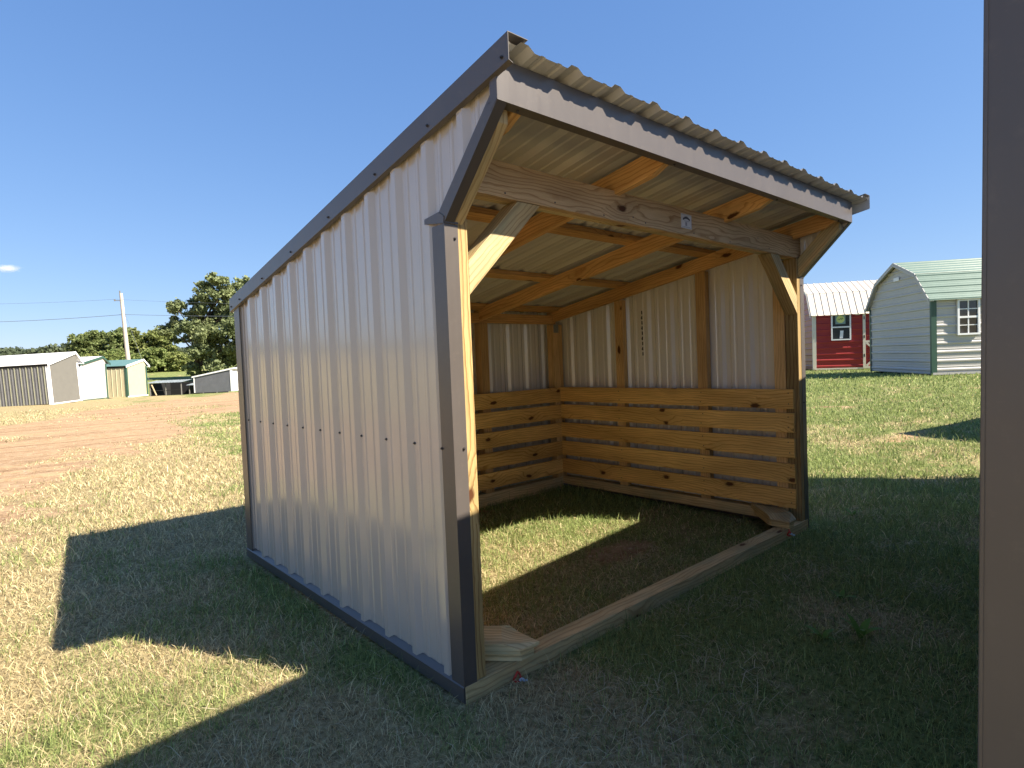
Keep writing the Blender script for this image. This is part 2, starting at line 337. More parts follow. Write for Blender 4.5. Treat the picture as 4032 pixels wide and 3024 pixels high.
def blades(px, py, L, Wd, lean, col, rs, name, z0=None, flat=0.0):
    n = len(px); az = rs.rand(n) * 2 * np.pi; ta = rs.rand(n) * 2 * np.pi
    z = ground_z(px, py) if z0 is None else z0
    d = np.stack([np.cos(az), np.sin(az)], 1); s = np.stack([np.cos(ta), np.sin(ta), rs.randn(n) * .2], 1) * (Wd / 2)[:, None]
    P0 = np.stack([px, py, z - .006], 1)
    h1 = L * .55 * np.cos(lean); r1 = L * .55 * np.sin(lean); l2 = np.clip(lean * 1.6 + .25 + flat, 0, 1.75); h2 = h1 + L * .45 * np.cos(l2); r2 = r1 + L * .45 * np.sin(l2)
    P1 = P0 + np.concatenate([d * r1[:, None], h1[:, None]], 1); P2 = P0 + np.concatenate([d * r2[:, None], np.maximum(h2, .004)[:, None]], 1)
    V = np.stack([P0 - s, P0 + s, P1 + s * .8, P1 - s * .8, P2 + s * .15, P2 - s * .15], 1).reshape(-1, 3)
    b = np.arange(n)[:, None] * 6; F = np.concatenate([b + np.array([0, 1, 2, 3]), b + np.array([3, 2, 4, 5])])
    return np_mesh(name, V, F, np.repeat(col, 6, 0))
def grass():
    rs = np.random.RandomState(11); yaw = math.pi / 2 - .72357; half = R(56)
    n = 640000; r0, r1, r2 = .7, 3.0, 34.0
    # density constant to r1, then ~ 1/r^2
    a_in = (r1 ** 2 - r0 ** 2) / 2; a_out = r1 ** 2 * math.log(r2 / r1); u = rs.rand(n); q = rs.rand(n); inn = u < a_in / (a_in + a_out)
    r = np.where(inn, np.sqrt(r0 ** 2 + q * (r1 ** 2 - r0 ** 2)), r1 * np.exp(q * math.log(r2 / r1))); th = yaw + (rs.rand(n) * 2 - 1) * half
    x = CX + r * np.cos(th); y = CY + r * np.sin(th)
    # clump the blades a little
    x += rs.randn(n) * .01; y += rs.randn(n) * .01
    d, g = masks(x, y); keep = rs.rand(n) > np.clip(d * 1.25 - .1, 0, .985)
    keep &= rs.rand(n) < .35 + 1.3 * fbm(x, y, 9, 2)
    ins = (x > -.03) & (x < 3.08) & (y > -.02) & (y < 2.5); core = (x > .1) & (x < 2.96) & (y > .1) & (y < 2.38)
    keep &= ~(ins & ~core); blk = ((x + y < .5) | (3.06 - x + y < .5)) & ins; keep &= ~blk
    keep &= ~((x > -.15) & (x < 4.3) & (y < -1.5 + .125 * x) & (y > -3.6))
    x, y, r, d, g = x[keep], y[keep], r[keep], d[keep], g[keep]; n = len(x)
    sc_ = np.clip(r / 3.0, .8, 6); isg = rs.rand(n) < np.clip(g * 1.15 - .05, .04, .96)
    v = rs.rand(n)[:, None]; v2 = rs.rand(n)[:, None]
    green = np.array([.12, .165, .048]) * (1 - v) + np.array([.33, .385, .135]) * v
    dryc = np.array([.36, .285, .145]) * (1 - v) + np.array([.72, .60, .35]) * v; dryc = dryc * (1 - .45 * (v2 > .8)) * (1 + .32 * (v2 < .16)); green = green * (1 + .55 * (v2 < .14))
    col = np.where(isg[:, None], green, dryc)
    L = (.028 + .036 * rs.rand(n)) * np.where(isg, 1.0, .95) * (1 + (r > 5) * .35) * (.75 + .6 * fbm(x, y, 2.2, 2)) * (1 - .35 * d)
    L *= np.where((rs.rand(n) < .06), 1.6, 1)
    Wd = (.0021 + .0014 * rs.rand(n)) * sc_; lean = np.abs(rs.randn(n) * .5 + .45) + np.where(isg, 0, .3)
    me = blades(x, y, L, Wd, np.clip(lean, 0, 1.5), col, rs, 'grass')
    o = link('grass', me, M_BLADE); tag(o, kind='stuff', label='short mown grass, straw coloured on the left and greener on the right', cat='grass')
    # loose dead straw lying on the lawn
    cl = [(.9, -.45, .22), (1.5, -.25, .2), (2.2, -.35, .3), (1.2, -.1, .2), (.45, -.35, .25), (.2, -.55, .3), (2.9, -.6, .25), (3.6, -.2, .3), (.3, .9, .3), (1.9, .5, .5), (1.7, -.8, .25), (.7, -.7, .3), (-.5, 1.0, .7), (-.4, .3, .6), (2.3, -.9, .15)]
    px = []; py = []
    for cx, cy, s in cl:
        m_ = int(260 * s ** .6); px.append(cx + rs.randn(m_) * s * .55); py.append(cy + rs.randn(m_) * s * .35)
    px = np.concatenate(px); py = np.concatenate(py); ok = ~((px > -.05) & (px < .55) & (py > -.03) & (py < .5)) & ~((px > -.03) & (px < 3.1) & (py > -.03) & (py < .12)); px = px[ok]; py = py[ok]; m_ = len(px); v = rs.rand(m_)[:, None]
    me = blades(px, py, .05 + .09 * rs.rand(m_), .0016 + .0014 * rs.rand(m_), .9 + .5 * rs.rand(m_), np.array([.34, .28, .17]) * (1 - v) + np.array([.62, .55, .38]) * v, rs, 'dead_straw', z0=ground_z(px, py) + .018, flat=.2)
    o = link('dead_straw', me, M_BLADE); tag(o, kind='stuff', label='loose wisps of pale dead grass lying on the lawn', cat='straw')
grass()
# a few broad-leaved weeds in the shaded lawn
def weed(x, y, h, nleaf, lab, rs):
    e = empty('weed', (x, y, float(ground_z(x, y))), lab, 'weed', 'broad leaved weeds in the shaded lawn')
    V = []; F = []; col = []
    for k in range(nleaf):
        az = 2 * math.pi * k / nleaf + rs.uniform(-.4, .4); ln = h * rs.uniform(.7, 1.1); lean = rs.uniform(.35, .9); wd = ln * .14; side = Vector((-math.sin(az), math.cos(az), 0)); d = Vector((math.cos(az), math.sin(az), 0)); b = len(V)
        for i in range(6):
            t = i / 5; a = lean * (.5 + t); p = Vector((x, y, e.location.z)) + d * (ln * t * math.sin(a)) + Vector((0, 0, ln * t * math.cos(a))); ww = wd * math.sin(math.pi * min(t * .93 + .07, 1)) + .001
            V += [p - side * ww, p + side * ww]
        for i in range(5): F.append((b + 2 * i, b + 2 * i + 1, b + 2 * i + 3, b + 2 * i + 2))
    V = np.array([tuple(v) for v in V]); me = np_mesh('leaves', V, np.array(F), np.tile(np.array([[.13, .24, .045]]), (len(V), 1))); link('leaves', me, M_BLADE, e)
wr = random.Random(3)
for x, y, h, n_, lab in ((1.52, -.83, .12, 5, 'pale green broad leaved weed nearest the brown metal corner'), (1.40, -.72, .09, 4, 'small broad leaved weed left of the larger pale weed'), (3.55, -.12, .09, 5, 'small upright weed in the shade right of the shelter opening'), (1.9, -.62, .08, 4, 'tiny upright weed in the shaded lawn before the long front skid')):
    weed(x, y, h, n_, lab, wr)

# ---------------------------------------------------------------- the livestock shelter
W, D = 3.06, 2.473
SL = .1725
def zsheet(y): return 2.222 - SL * (y + .385)      # underside of the roof sheet pans
sh = empty('livestock_shelter', (0, 0, 0), 'open fronted taupe metal livestock shelter with wooden frame and bronze trim', 'shelter')
P = lambda *a, **k: board(*a, parent=sh, **k)
nrm = math.hypot(1, SL); AY = Vector((0, 1, -SL)) / nrm; NZ = Vector((0, SL, 1)) / nrm
# wall sheets: left (x=.018 ribs out to 0), right, back
YB = 2.455
def side_sheet(x, nx, name):
    bm = bmesh.new(); top = lambda y: zsheet(y) - .004
    pl1 = [(.0, .030), (YB, .030), (YB, top(YB)), (0, top(0))]; pl2 = [(-.300, 2.072), (0, 1.765), (0, top(0)), (-.300, top(-.3))]
    for pl in (pl1, pl2): sheet_bm(bm, (x, 0, 0), (0, 0, 1), (0, 1, 0), (nx, 0, 0), pl, phase=2.36 + .045)
    return obj(name, bm, M_PANEL, sh)
side_sheet(.024, -1, 'side_panel'); side_sheet(W - .024, 1, 'side_panel')
bm = bmesh.new(); sheet_bm(bm, (0, 2.452, 0), (0, 0, 1), (1, 0, 0), (0, 1, 0), [(.02, .03), (W - .02, .03), (W - .02, zsheet(YB) - .005), (.02, zsheet(YB) - .005)], phase=.12); obj('back_panel', bm, M_PANEL, sh)
# roof sheet
O = Vector((0, -.385, 2.222)); LR = (2.513 + .385) * nrm
bm = bmesh.new(); sheet_bm(bm, O, AY, (1, 0, 0), NZ, [(-.006, 0), (W + .098, 0), (W + .098, LR), (-.006, LR)], phase=.069, pitch=.2327); obj('roof_sheet', bm, M_ROOF, sh)
# rake trims: thin folded angle, outer face at x=-.03, top flange over the roof edge
def rake(sx):
    bm = bmesh.new(); xo = -.012 if sx < 0 else W + .105; s = -sx
    zt = lambda y: 2.250 - SL * (y + .385); y0, y1 = -.392, 2.52; th = .0022
    pts = lambda dz0, dz1: [(xo, y0, zt(y0) - dz0), (xo, y1, zt(y1) - dz0), (xo, y1, zt(y1) - dz1), (xo, y0, zt(y0) - dz1)]
    add_prism(bm, pts(0, .086), (s * th, 0, 0))
    add_prism(bm, [(xo + s * th, y0, zt(y0)), (xo + s * th, y1, zt(y1)), (xo + s * .085, y1, zt(y1)), (xo + s * .085, y0, zt(y0))], (0, 0, -th))
    add_prism(bm, [(xo + s * th, y0, zt(y0) - .086), (xo + s * th, y1, zt(y1) - .086), (xo + s * .018, y1, zt(y1) - .092), (xo + s * .018, y0, zt(y0) - .092)], (0, 0, th))
    bmesh.ops.recalc_face_normals(bm, faces=bm.faces); bm.normal_update()
    o_ = obj('rake_trim', bm, M_TRIM, sh); o_.data.materials.append(M_BACKCOAT)
    for p_ in o_.data.polygons:
        if p_.normal.x * s > .9: p_.material_index = 1
    return o_
rake(-1); rake(1)
# front fascia: folded angle closed under the overhang
bm = bmesh.new(); add_box(bm, (0, -.319, 2.075), (W, -.3165, 2.208)); add_box(bm, (0, -.3165, 2.075), (W, -.272, 2.0775)); obj('fascia_trim', bm, M_TRIM, sh)
P('subfascia', (.04, -.295, 2.130), (W - .04, -.295, 2.130), .089, .036, (0, 0, 1), mat=M_FIR)
# back eave trim
bm = bmesh.new(); add_box(bm, (0, 2.474, 1.655), (W, 2.476, 1.735)); obj('eave_trim', bm, M_TRIM, sh)
# diagonal side trims (both ends) with their wood
for s, x0 in ((1, 0.0), (-1, W)):
    a = Vector((x0, 0, 1.752)); b = Vector((x0, -.319, 2.077)); d = (b - a).normalized(); n = Vector((0, d.z, -d.y)); n = -n if n.y > 0 else n   # outward (front/down)
    inn = -n
    bm = bmesh.new()
    add_prism(bm, [a, b, b + inn * .036 + Vector((0, .0, .01)), a + inn * .036 + Vector((0, .026, -.002))], (s * .0022, 0, 0))
    add_prism(bm, [a + Vector((s * .0022, 0, 0)), b + Vector((s * .0022, 0, 0)), b + Vector((s * .042, 0, 0)), a + Vector((s * .042, 0, 0))], inn * .0022)
    add_prism(bm, [(x0 - s * .0009, -.3185, 2.079), (x0 - s * .0009, -.283, 2.050), (x0 - s * .0009, -.283, 2.205), (x0 - s * .0009, -.3185, 2.205)], (s * .0006, 0, 0))
    bmesh.ops.recalc_face_normals(bm, faces=bm.faces); obj('diagonal_trim', bm, M_TRIM, sh)
    mid0 = a + Vector((s * .064, 0, 0)) + inn * .047; mid1 = b + Vector((s * .064, 0, 0)) + inn * .047
    P('diagonal_plate', mid0 + d * -.03, mid1 + d * .02, .089, .043, n, mat=M_TREAT, end1=((0, -.270, 0), (0, -1, 0)), end0=((0, 0, 1.750), (0, 0, -1)))
# corner trims
def ctrim(name, x0, sx, y0, sy, z0, z1, wf, ws):
    bm = bmesh.new(); t = .0022
    xs = sorted((x0, x0 + sx * wf)); ys = sorted((y0, y0 + sy * t)); add_box(bm, (xs[0], ys[0], z0), (xs[1], ys[1], z1))
    xs = sorted((x0, x0 + sx * t)); ys = sorted((y0 + sy * t, y0 + sy * ws)); add_box(bm, (xs[0], ys[0], z0), (xs[1], ys[1], z1))
    return obj(name, bm, M_TRIM, sh)
ctrim('corner_trim', 0, 1, 0, 1, -.015, 1.750, .060, .078); ctrim('corner_trim', W, -1, 0, 1, .03, 1.750, .060, .078)
ctrim('corner_trim', 0, 1, D, -1, .04, 1.69, .09, .105); ctrim('corner_trim', W, -1, D, -1, .04, 1.69, .09, .105)
for x0, s in ((0, 1), (W, -1)):     # cap flap where the diagonal meets the corner trim
    bm = bmesh.new(); o_ = -s * .003; add_prism(bm, [(x0 + o_, .0, 1.750), (x0 + o_, .122, 1.768), (x0 + o_, .122, 1.787), (x0 + o_, .03, 1.795), (x0 + o_, -.003, 1.775)], (s * .0022, 0, 0))
    lo = sorted((x0 + o_ + s * .0022, x0 + s * .060)); add_box(bm, (lo[0], -.004, 1.752), (lo[1], -.002, 1.772)); bmesh.ops.recalc_face_normals(bm, faces=bm.faces); obj('trim_cap', bm, M_TRIM, sh)
# base trims under the side and back walls
for x0, s in ((0, 1), (W, -1)):
    bm = bmesh.new(); a, b = sorted((x0 - s * .004, x0 + s * .020)); add_prism(bm, [(a, .0, .046), (b, .0, .064), (b, D, .064), (a, D, .046)] if s > 0 else [(a, 0, .064), (b, 0, .046), (b, D, .046), (a, D, .064)], (0, 0, -.002))
    e0, e1 = sorted((x0 - s * .004, x0 - s * .0015)); add_box(bm, (e0, .0, -.005 if s > 0 else -.035), (e1, D, .0435)); bmesh.ops.recalc_face_normals(bm, faces=bm.faces); obj('base_trim', bm, M_TRIM, sh)
# posts
P('front_post', (.066, .0455, .050), (.066, .0455, 1.884), .078, .086, (1, 0, 0), mat=M_POST)
P('front_post', (W - .066, .0455, .050), (W - .066, .0455, 1.884), .078, .086, (1, 0, 0), mat=M_POST)
P('header_beam', (.030, .022, 1.956), (W - .030, .022, 1.956), .140, .038, (0, 0, 1), mat=M_BEAM)
P('inner_header', (.030, .064, 1.950), (W - .030, .064, 1.950), .126, .038, (0, 0, 1), mat=M_TREAT)
# knee braces
for s, x0 in ((1, 0.0), (-1, W)):
    g = lambda x: x0 + s * x
    a = Vector((g(.045), .046, 1.500)); b = Vector((g(.50), .046, 1.955))
    P('knee_brace', a, b, .089, .086, (s * -1, 0, 1), mat=M_TREAT, end0=((g(.1055), 0, 0), (-s, 0, 0)), end1=((0, 0, 1.883), (0, 0, 1)))
# rafters
tz = lambda y: 2.138 - .165 * y - .031
for i, x in enumerate((.128, 1.004, 2.010, 2.925)):
    p0 = Vector((x, -.268, tz(-.268) - .045)); p1 = Vector((x, 2.40, tz(2.40) - .045)); P('rafter', p0, p1, .105, .038, (0, 0, 1), mat=M_FIR, end0=((0, -.272, 2.077), (0, -.45, -.89)))
# purlins across the rafters
for y in (-.245, .155, .67, 1.48, 2.285):
    if y == .155: continue
    P('purlin', (.05, y, zsheet(y) - .0195), (W - .05, y, zsheet(y) - .0195), .089, .036, AY, mat=M_FIR)
P('back_header', (.10, 2.345, 1.648), (2.95, 2.345, 1.648), .086, .036, (0, 0, 1), mat=M_FIR)
# studs and corner posts
XI = 2.955
for yy in (1.557, .745):
    zt = zsheet(yy) - .13
    P('stud', (XI + .030, yy, .105), (XI + .030, yy, zt), .084, .058, (0, 1, 0), mat=M_STUD)
    P('stud', (W - XI - .030, yy, .105), (W - XI - .030, yy, zt), .084, .058, (0, 1, 0), mat=M_STUD)
for x in (XI - .030, W - XI + .030):
    P('corner_post', (x, 2.345, .098), (x, 2.345, 1.600), .084, .084, (1, 0, 0), mat=M_STUD)
    s = 1 if x > 1 else -1
    P('corner_stud', (x + s * .066, 2.345, .105), (x + s * .066, 2.345, 1.600), .08, .04, (0, 1, 0), mat=M_STUD)
    P('front_stud', (x + s * .060, .135, .105), (x + s * .060, .135, 1.88), .08, .055, (0, 1, 0), mat=M_STUD)
    box('joist_plate', (x - .035, 2.2995, 1.52), (x + .030, 2.3015, 1.60), M_GALV, sh)
P('back_stud', (2.02, 2.345, .098), (2.02, 2.345, 1.603), .089, .08, (1, 0, 0), mat=M_STUD)
P('back_stud', (1.04, 2.345, .098), (1.04, 2.345, 1.603), .089, .08, (1, 0, 0), mat=M_STUD)
# kick boards
for i, zt in enumerate((.980, .812, .634, .456, .280)):
    zc = zt - .069 + rnd.uniform(-.002, .002)
    P('kick_board', (2.942, .034, zc - .004), (2.942, 2.285, zc + .004), .137, .024, (0, 0, 1), mat=M_PINE)
    P('kick_board', (2.928, 2.288, zc), (.132, 2.288, zc), .137, .024, (0, 0, 1), mat=M_PINE)
    P('kick_board', (.118, 2.285, zc), (.118, .095, zc), .137, .024, (0, 0, 1), mat=M_PINE)
# skids and bottom plates
P('front_skid', (.004, .042, .004), (W - .02, .042, .004), .089, .088, (0, 1, 0), mat=M_TREAT)
for x in (.068, W - .068): P('side_skid', (x, .090, .066), (x, 2.42, .066), .080, .075, (1, 0, 0), mat=M_TREAT)
P('back_skid', (.108, 2.345, .038), (2.952, 2.345, .038), .088, .115, (0, 1, 0), mat=M_TREAT)
# two-layer corner blocks lying across the front corners
def corner_block(s, x0):
    g = lambda x, y, z: Vector((x0 + s * x, y, z))
    def layer(z0, z1, chamf, k):
        low = [(.108, .135), (.108, .372), (.345, .135), (.366, .105), (.366, -.022), (.262, -.022)]; 
        if k == 0: low = [(.108, .16), (.108, .35), (.33, .14), (.345, .11), (.345, -.012), (.275, -.012)]
        bm = bmesh.new(); n = len(low); uv = bm.loops.layers.uv.new('UVMap')
        bo = [bm.verts.new(g(x, y, z0)) for x, y in low]
        if not chamf: rings = [bo, [bm.verts.new(g(x, y, z1)) for x, y in low]]
        else:
            t2 = [bm.verts.new(g(x, y, z1 - (.024 if i in (3, 4, 5) else 0))) for i, (x, y) in enumerate(low)]
            rings = [bo, t2]
        a, b = rings
        for i in range(n): bm.faces.new((a[i], a[(i + 1) % n], b[(i + 1) % n], b[i]))
        bm.faces.new(a[::-1])
        if not chamf: bm.faces.new(b)
        else:
            m1 = bm.verts.new(g(.318, .162, z1)); m2 = bm.verts.new(g(.215, .028, z1))
            # split edges for the bevelled end
            bm.faces.new((b[0], b[1], b[2], m1, m2)); bm.faces.new((m1, b[2], b[3])); bm.faces.new((m2, m1, b[3], b[4])); bm.faces.new((m2, b[4], b[5])); bm.faces.new((b[0], m2, b[5]))
        bmesh.ops.recalc_face_normals(bm, faces=bm.faces)
        ou = rnd.uniform(0, 30)
        for f in bm.faces:
            hz = abs(f.normal.z) > .6
            for l in f.loops:
                c = l.vert.co; u_ = (c.x * s * -1 + c.y) * .707; v_ = (c.x * s + c.y) * .707
                l[uv].uv = (ou + u_, v_ + 5) if hz else (ou + u_, c.z + 9)
        return obj('corner_block', bm, M_TREAT, sh)
    layer(.0505, .086, False, 0); layer(.088, .126, True, 1)
corner_block(1, 0.0); corner_block(-1, W)
# screws with dark heads (shared mesh)
bm = bmesh.new(); bmesh.ops.create_cone(bm, cap_ends=True, segments=12, radius1=.006, radius2=.006, depth=.002, matrix=Matrix.Translation((0, 0, .001)))
bmesh.ops.create_cone(bm, cap_ends=True, segments=6, radius1=.004, radius2=.0034, depth=.005, matrix=Matrix.Translation((0, 0, .0045)))
scr_me = bpy.data.meshes.new('screw'); bm.to_mesh(scr_me); bm.free(); scr_me.materials.append(M_SCREW)
def screw(p, n):
    o = bpy.data.objects.new('screw', scr_me); C.objects.link(o); o.parent = sh
    o.matrix_local = Matrix.Translation(p) @ Vector(n).to_track_quat('Z', 'Y').to_matrix().to_4x4(); return o
for k in range(11): screw((.0235 if k < 10 else -.0005, 2.36 - .2286 * k, .93), (-1, 0, 0))
for y in (-.36, .06, .46, .92, 1.40, 1.86, 2.30, 2.48): screw((-.0125, y, 2.250 - SL * (y + .385) - .062), (-1, 0, 0))
for z in (1.70, .93): screw((.045, -.0005, z), (0, -1, 0))
for z in (1.70, .88): screw((W - .045, -.0005, z), (0, -1, 0))
for x in (.11, 1.03, 2.02, 2.9): screw((x, -.292, 2.0745), (0, 0, -1))
# nail heads on the beam
bm = bmesh.new(); bmesh.ops.create_cone(bm, cap_ends=True, segments=8, radius1=.004, radius2=.004, depth=.002)
nail_me = bpy.data.meshes.new('nail'); bm.to_mesh(nail_me); bm.free(); nail_me.materials.append(M_SCREW)
def nail(p, n):
    o = bpy.data.objects.new('nail', nail_me); C.objects.link(o); o.parent = sh; o.matrix_local = Matrix.Translation(p) @ Vector(n).to_track_quat('Z', 'Y').to_matrix().to_4x4()
for x, z in ((.30, 1.905), (.58, 1.91), (.9, 1.90), (1.12, 1.92), (1.22, 1.905), (1.66, 1.905), (2.05, 1.90), (2.4, 1.96), (2.55, 1.91), (2.85, 1.93)): nail((x, .0025, z), (0, -1, 0))
for zt in (.980, .812, .634, .456, .280):
    for yy in (.07, .745, 1.557): 
        for dz in (.03, .105): nail((2.9295, yy + rnd.uniform(-.01, .01), zt - dz), (-1, 0, 0))
# bright hex screws / scars on the front of the left trim
# printed maker marks on the inside of the right wall sheet
bm = bmesh.new()
for k in range(9):
    z = 1.62 - k * .045
    add_box(bm, (W - .0265, 1.355, z), (W - .0255, 1.366, z + .030))
    if k % 2: add_box(bm, (W - .0265, 1.368, z + .004), (W - .0255, 1.372, z + .018))
obj('printed_mark', bm, plain('black_ink', (.05, .05, .05), .7), sh)
# paper label stapled to the header beam
lab = empty('paper_label', (1.587, .003, 1.958), 'white printed paper label stapled to the header beam of the shelter', 'label')
M_PAPER = plain('white_paper', (.78, .80, .84), .6); M_INK = plain('grey_ink', (.10, .11, .14), .6); M_INK2 = plain('pale_ink', (.33, .36, .42), .6); M_REDINK = plain('dark_red_ink', (.22, .08, .09), .6)
yl = .0025
box('card', (1.537, yl - .0012, 1.922), (1.637, yl - .0002, 1.997), M_PAPER, lab)
bm = bmesh.new()
for x0, z0, x1, z1 in ((1.541, 1.9925, 1.633, 1.994), (1.541, 1.925, 1.633, 1.9265), (1.541, 1.9265, 1.5425, 1.9925), (1.6315, 1.9265, 1.633, 1.9925), (1.575, 1.935, 1.592, 1.955)): add_box(bm, (x0, yl - .0018, z0), (x1, yl - .0013, z1))
obj('printed_frame', bm, M_INK2, lab)
bm = bmesh.new()
for k in range(14):
    t = (k + .5) / 14; x = 1.553 + .068 * t; zc = 1.968 + .010 * math.sin(math.pi * t); add_box(bm, (x - .0021, yl - .0020, zc - .0055), (x + .0021, yl - .0013, zc + .0055))
obj('printed_banner', bm, M_INK, lab)
bm = bmesh.new()
for k in range(8): add_box(bm, (1.564 + k * .006, yl - .0018, 1.9585), (1.568 + k * .006, yl - .0013, 1.9615))
obj('printed_line', bm, M_INK2, lab); bm = bmesh.new()
for k in range(11): add_box(bm, (1.556 + k * .006, yl - .0018, 1.929), (1.560 + k * .006, yl - .0013, 1.9315))
obj('printed_line', bm, M_INK2, lab); bm = bmesh.new()
for k in range(7): add_box(bm, (1.568 + k * .006, yl - .0018, 1.984), (1.572 + k * .006, yl - .0013, 1.987))
obj('printed_line', bm, M_INK2, lab)
# red rings with pale cord ends hanging from the front skid
M_RED = plain('red_plastic', (.50, .035, .02), .4, .5); M_CORD = plain('pale_blue_cord', (.50, .58, .68), .7)
def ring(x, y, z, lab_):
    e = empty('tie_ring', (x, y, z), lab_, 'ring', 'red tie rings on the front skid')
    bm = bmesh.new(); pts = [(x + .017 * math.cos(t), y - .004 + .006 * math.sin(2 * t), z + .019 * math.sin(t)) for t in [2 * math.pi * k / 16 for k in range(17)]]; add_tube(bm, pts, .0045, 8); obj('ring_loop', bm, M_RED, e)
    bm = bmesh.new(); pts = [(x + .006 + .03 * t, y - .012 - .012 * t, z - .014 + .006 * math.sin(6 * t)) for t in [k / 8 for k in range(9)]]; add_tube(bm, pts, .0055, 7); obj('cord_end', bm, M_CORD, e)
ring(.245, -.012, -.002, 'red ring hanging from the skid below the near corner block'); ring(2.700, -.012, .028, 'red ring hanging from the skid below the far corner block')

# ---------------------------------------------------------------- neighbouring shed at the right edge, plus two unseen shadow casters
M_WHITE = metal('white_steel', (.72, .72, .72), .4, .5, .02); M_WTRIM = metal('white_trim', (.80, .80, .80), .4, .4, .02)
M_LTAUPE = metal('pale_taupe_steel', (.45, .43, .40), .4)
def off_shed(corner, u, length, v, depth, h, lab_, roofdrop=.0):
    u = Vector((*u, 0)).normalized(); v = Vector((*v, 0)).normalized(); c = Vector((*corner, 0)); gz = -.06
    e = empty('storage_shed', (corner[0], corner[1], 0), lab_, 'shed')
    def q(a, b, z): return c + u * a + v * b + Vector((0, 0, z))
    i = .02
    def wall(O_, B_, Lh, N__, name, z1=h - .03):
        bm = bmesh.new(); sheet_bm(bm, O_, (0, 0, 1), B_, N__, [(0, gz), (Lh, gz), (Lh, z1), (0, z1)], phase=.15); obj(name, bm, M_LTAUPE, e)
    wall(q(i, i, 0), u, length - 2 * i, -v, 'front_panel'); wall(q(i, i, 0), v, depth - 2 * i, -u, 'side_panel')
    wall(q(length - i, i, 0), v, depth - 2 * i, u, 'side_panel'); wall(q(i, depth - i, 0), u, length - 2 * i, v, 'back_panel')
    for (a, b, sa, sb) in ((0, 0, 1, 1), (length, 0, -1, 1), (0, depth, 1, -1), (length, depth, -1, -1)):
        bm = bmesh.new(); t = .003; wd = .12
        def qb(a0, a1, b0, b1): 
            a0, a1 = sorted((a0, a1)); b0, b1 = sorted((b0, b1)); add_prism(bm, [q(a0, b0, gz), q(a1, b0, gz), q(a1, b1, gz), q(a0, b1, gz)], (0, 0, h - .02 - gz))
        qb(a, a + sa * t, b + sb * t, b + sb * wd); qb(a, a + sa * wd, b, b + sb * t)
        for ea, eb in ((a + sa * .0, b + sb * .0),):      # rounded fold along the corner
            add_tube(bm, [q(ea + sa * .001, eb + sb * .001, gz), q(ea + sa * .001, eb + sb * .001, h - .02)], .0035, 10)
        bm.verts.ensure_lookup_table(); bmesh.ops.recalc_face_normals(bm, faces=bm.faces); obj('corner_trim', bm, M_TRIM, e)
    bm = bmesh.new(); add_prism(bm, [q(-.01, -.01, h - .02), q(length + .01, -.01, h - .02), q(length + .01, depth + .01, h - .02 + roofdrop), q(-.01, depth + .01, h - .02 + roofdrop)], (0, 0, .02)); bmesh.ops.recalc_face_normals(bm, faces=bm.faces); obj('roof', bm, M_ROOF, e)
    return e
nb = off_shed((-.10, -1.54), (.992, .125), 4.25, (.125, -.992), 1.68, 2.2, 'taupe metal shed whose dark bronze corner trim fills the right edge')
nb.rotation_euler = Matrix.Rotation(.016, 3, Vector((.985, .17, 0))).to_euler(); nb.location += Vector((-.002, .013, 0))
off_shed((5.76, -1.62), (.62, -.78), 4.4, (-.78, -.62), 2.4, 3.0, 'unseen tall metal shed added past the right edge to shade the lawn')  # unseen shadow caster, sized to close the shade on the right lawn
off_shed((9.36, -1.58), (.94, -.35), 3.0, (-.36, -.93), 2.2, 2.6, 'unseen metal shed placed past the right edge to cast a shadow strip on the lawn')  # unseen, guessed from its shadow: roof corner set to cast the far strip

# ---------------------------------------------------------------- background sheds
M_DGREY = metal('charcoal_steel', (.13, .13, .135), .4); M_GREY = metal('grey_siding', (.15, .145, .13), .6, .3, .03); M_LWHITE = metal('offwhite_siding', (.46, .45, .41), .6, .3, .04)
M_CREAM = metal('cream_siding', (.45, .41, .27), .55, .3, .03); M_GREENROOF = metal('teal_green_roof', (.10, .19, .17), .4); M_DGREEN = metal('dark_green_trim', (.035, .085, .06), .4)
M_DARK = plain('shade_black', (.014, .014, .014), .8); M_TAN = metal('tan_rib', (.34, .34, .24), .5)  # near-black: shade of pen interiors, eaves and barn undersides put into colour
def fr(yaw, tu, tv):
    U = Vector((math.cos(yaw) * math.cos(tu), math.sin(yaw) * math.cos(tu), math.sin(tu))); V = Vector((-math.sin(yaw) * math.cos(tv), math.cos(yaw) * math.cos(tv), math.sin(tv)))
    Wz = U.cross(V).normalized(); V = Wz.cross(U); return U, V, Wz
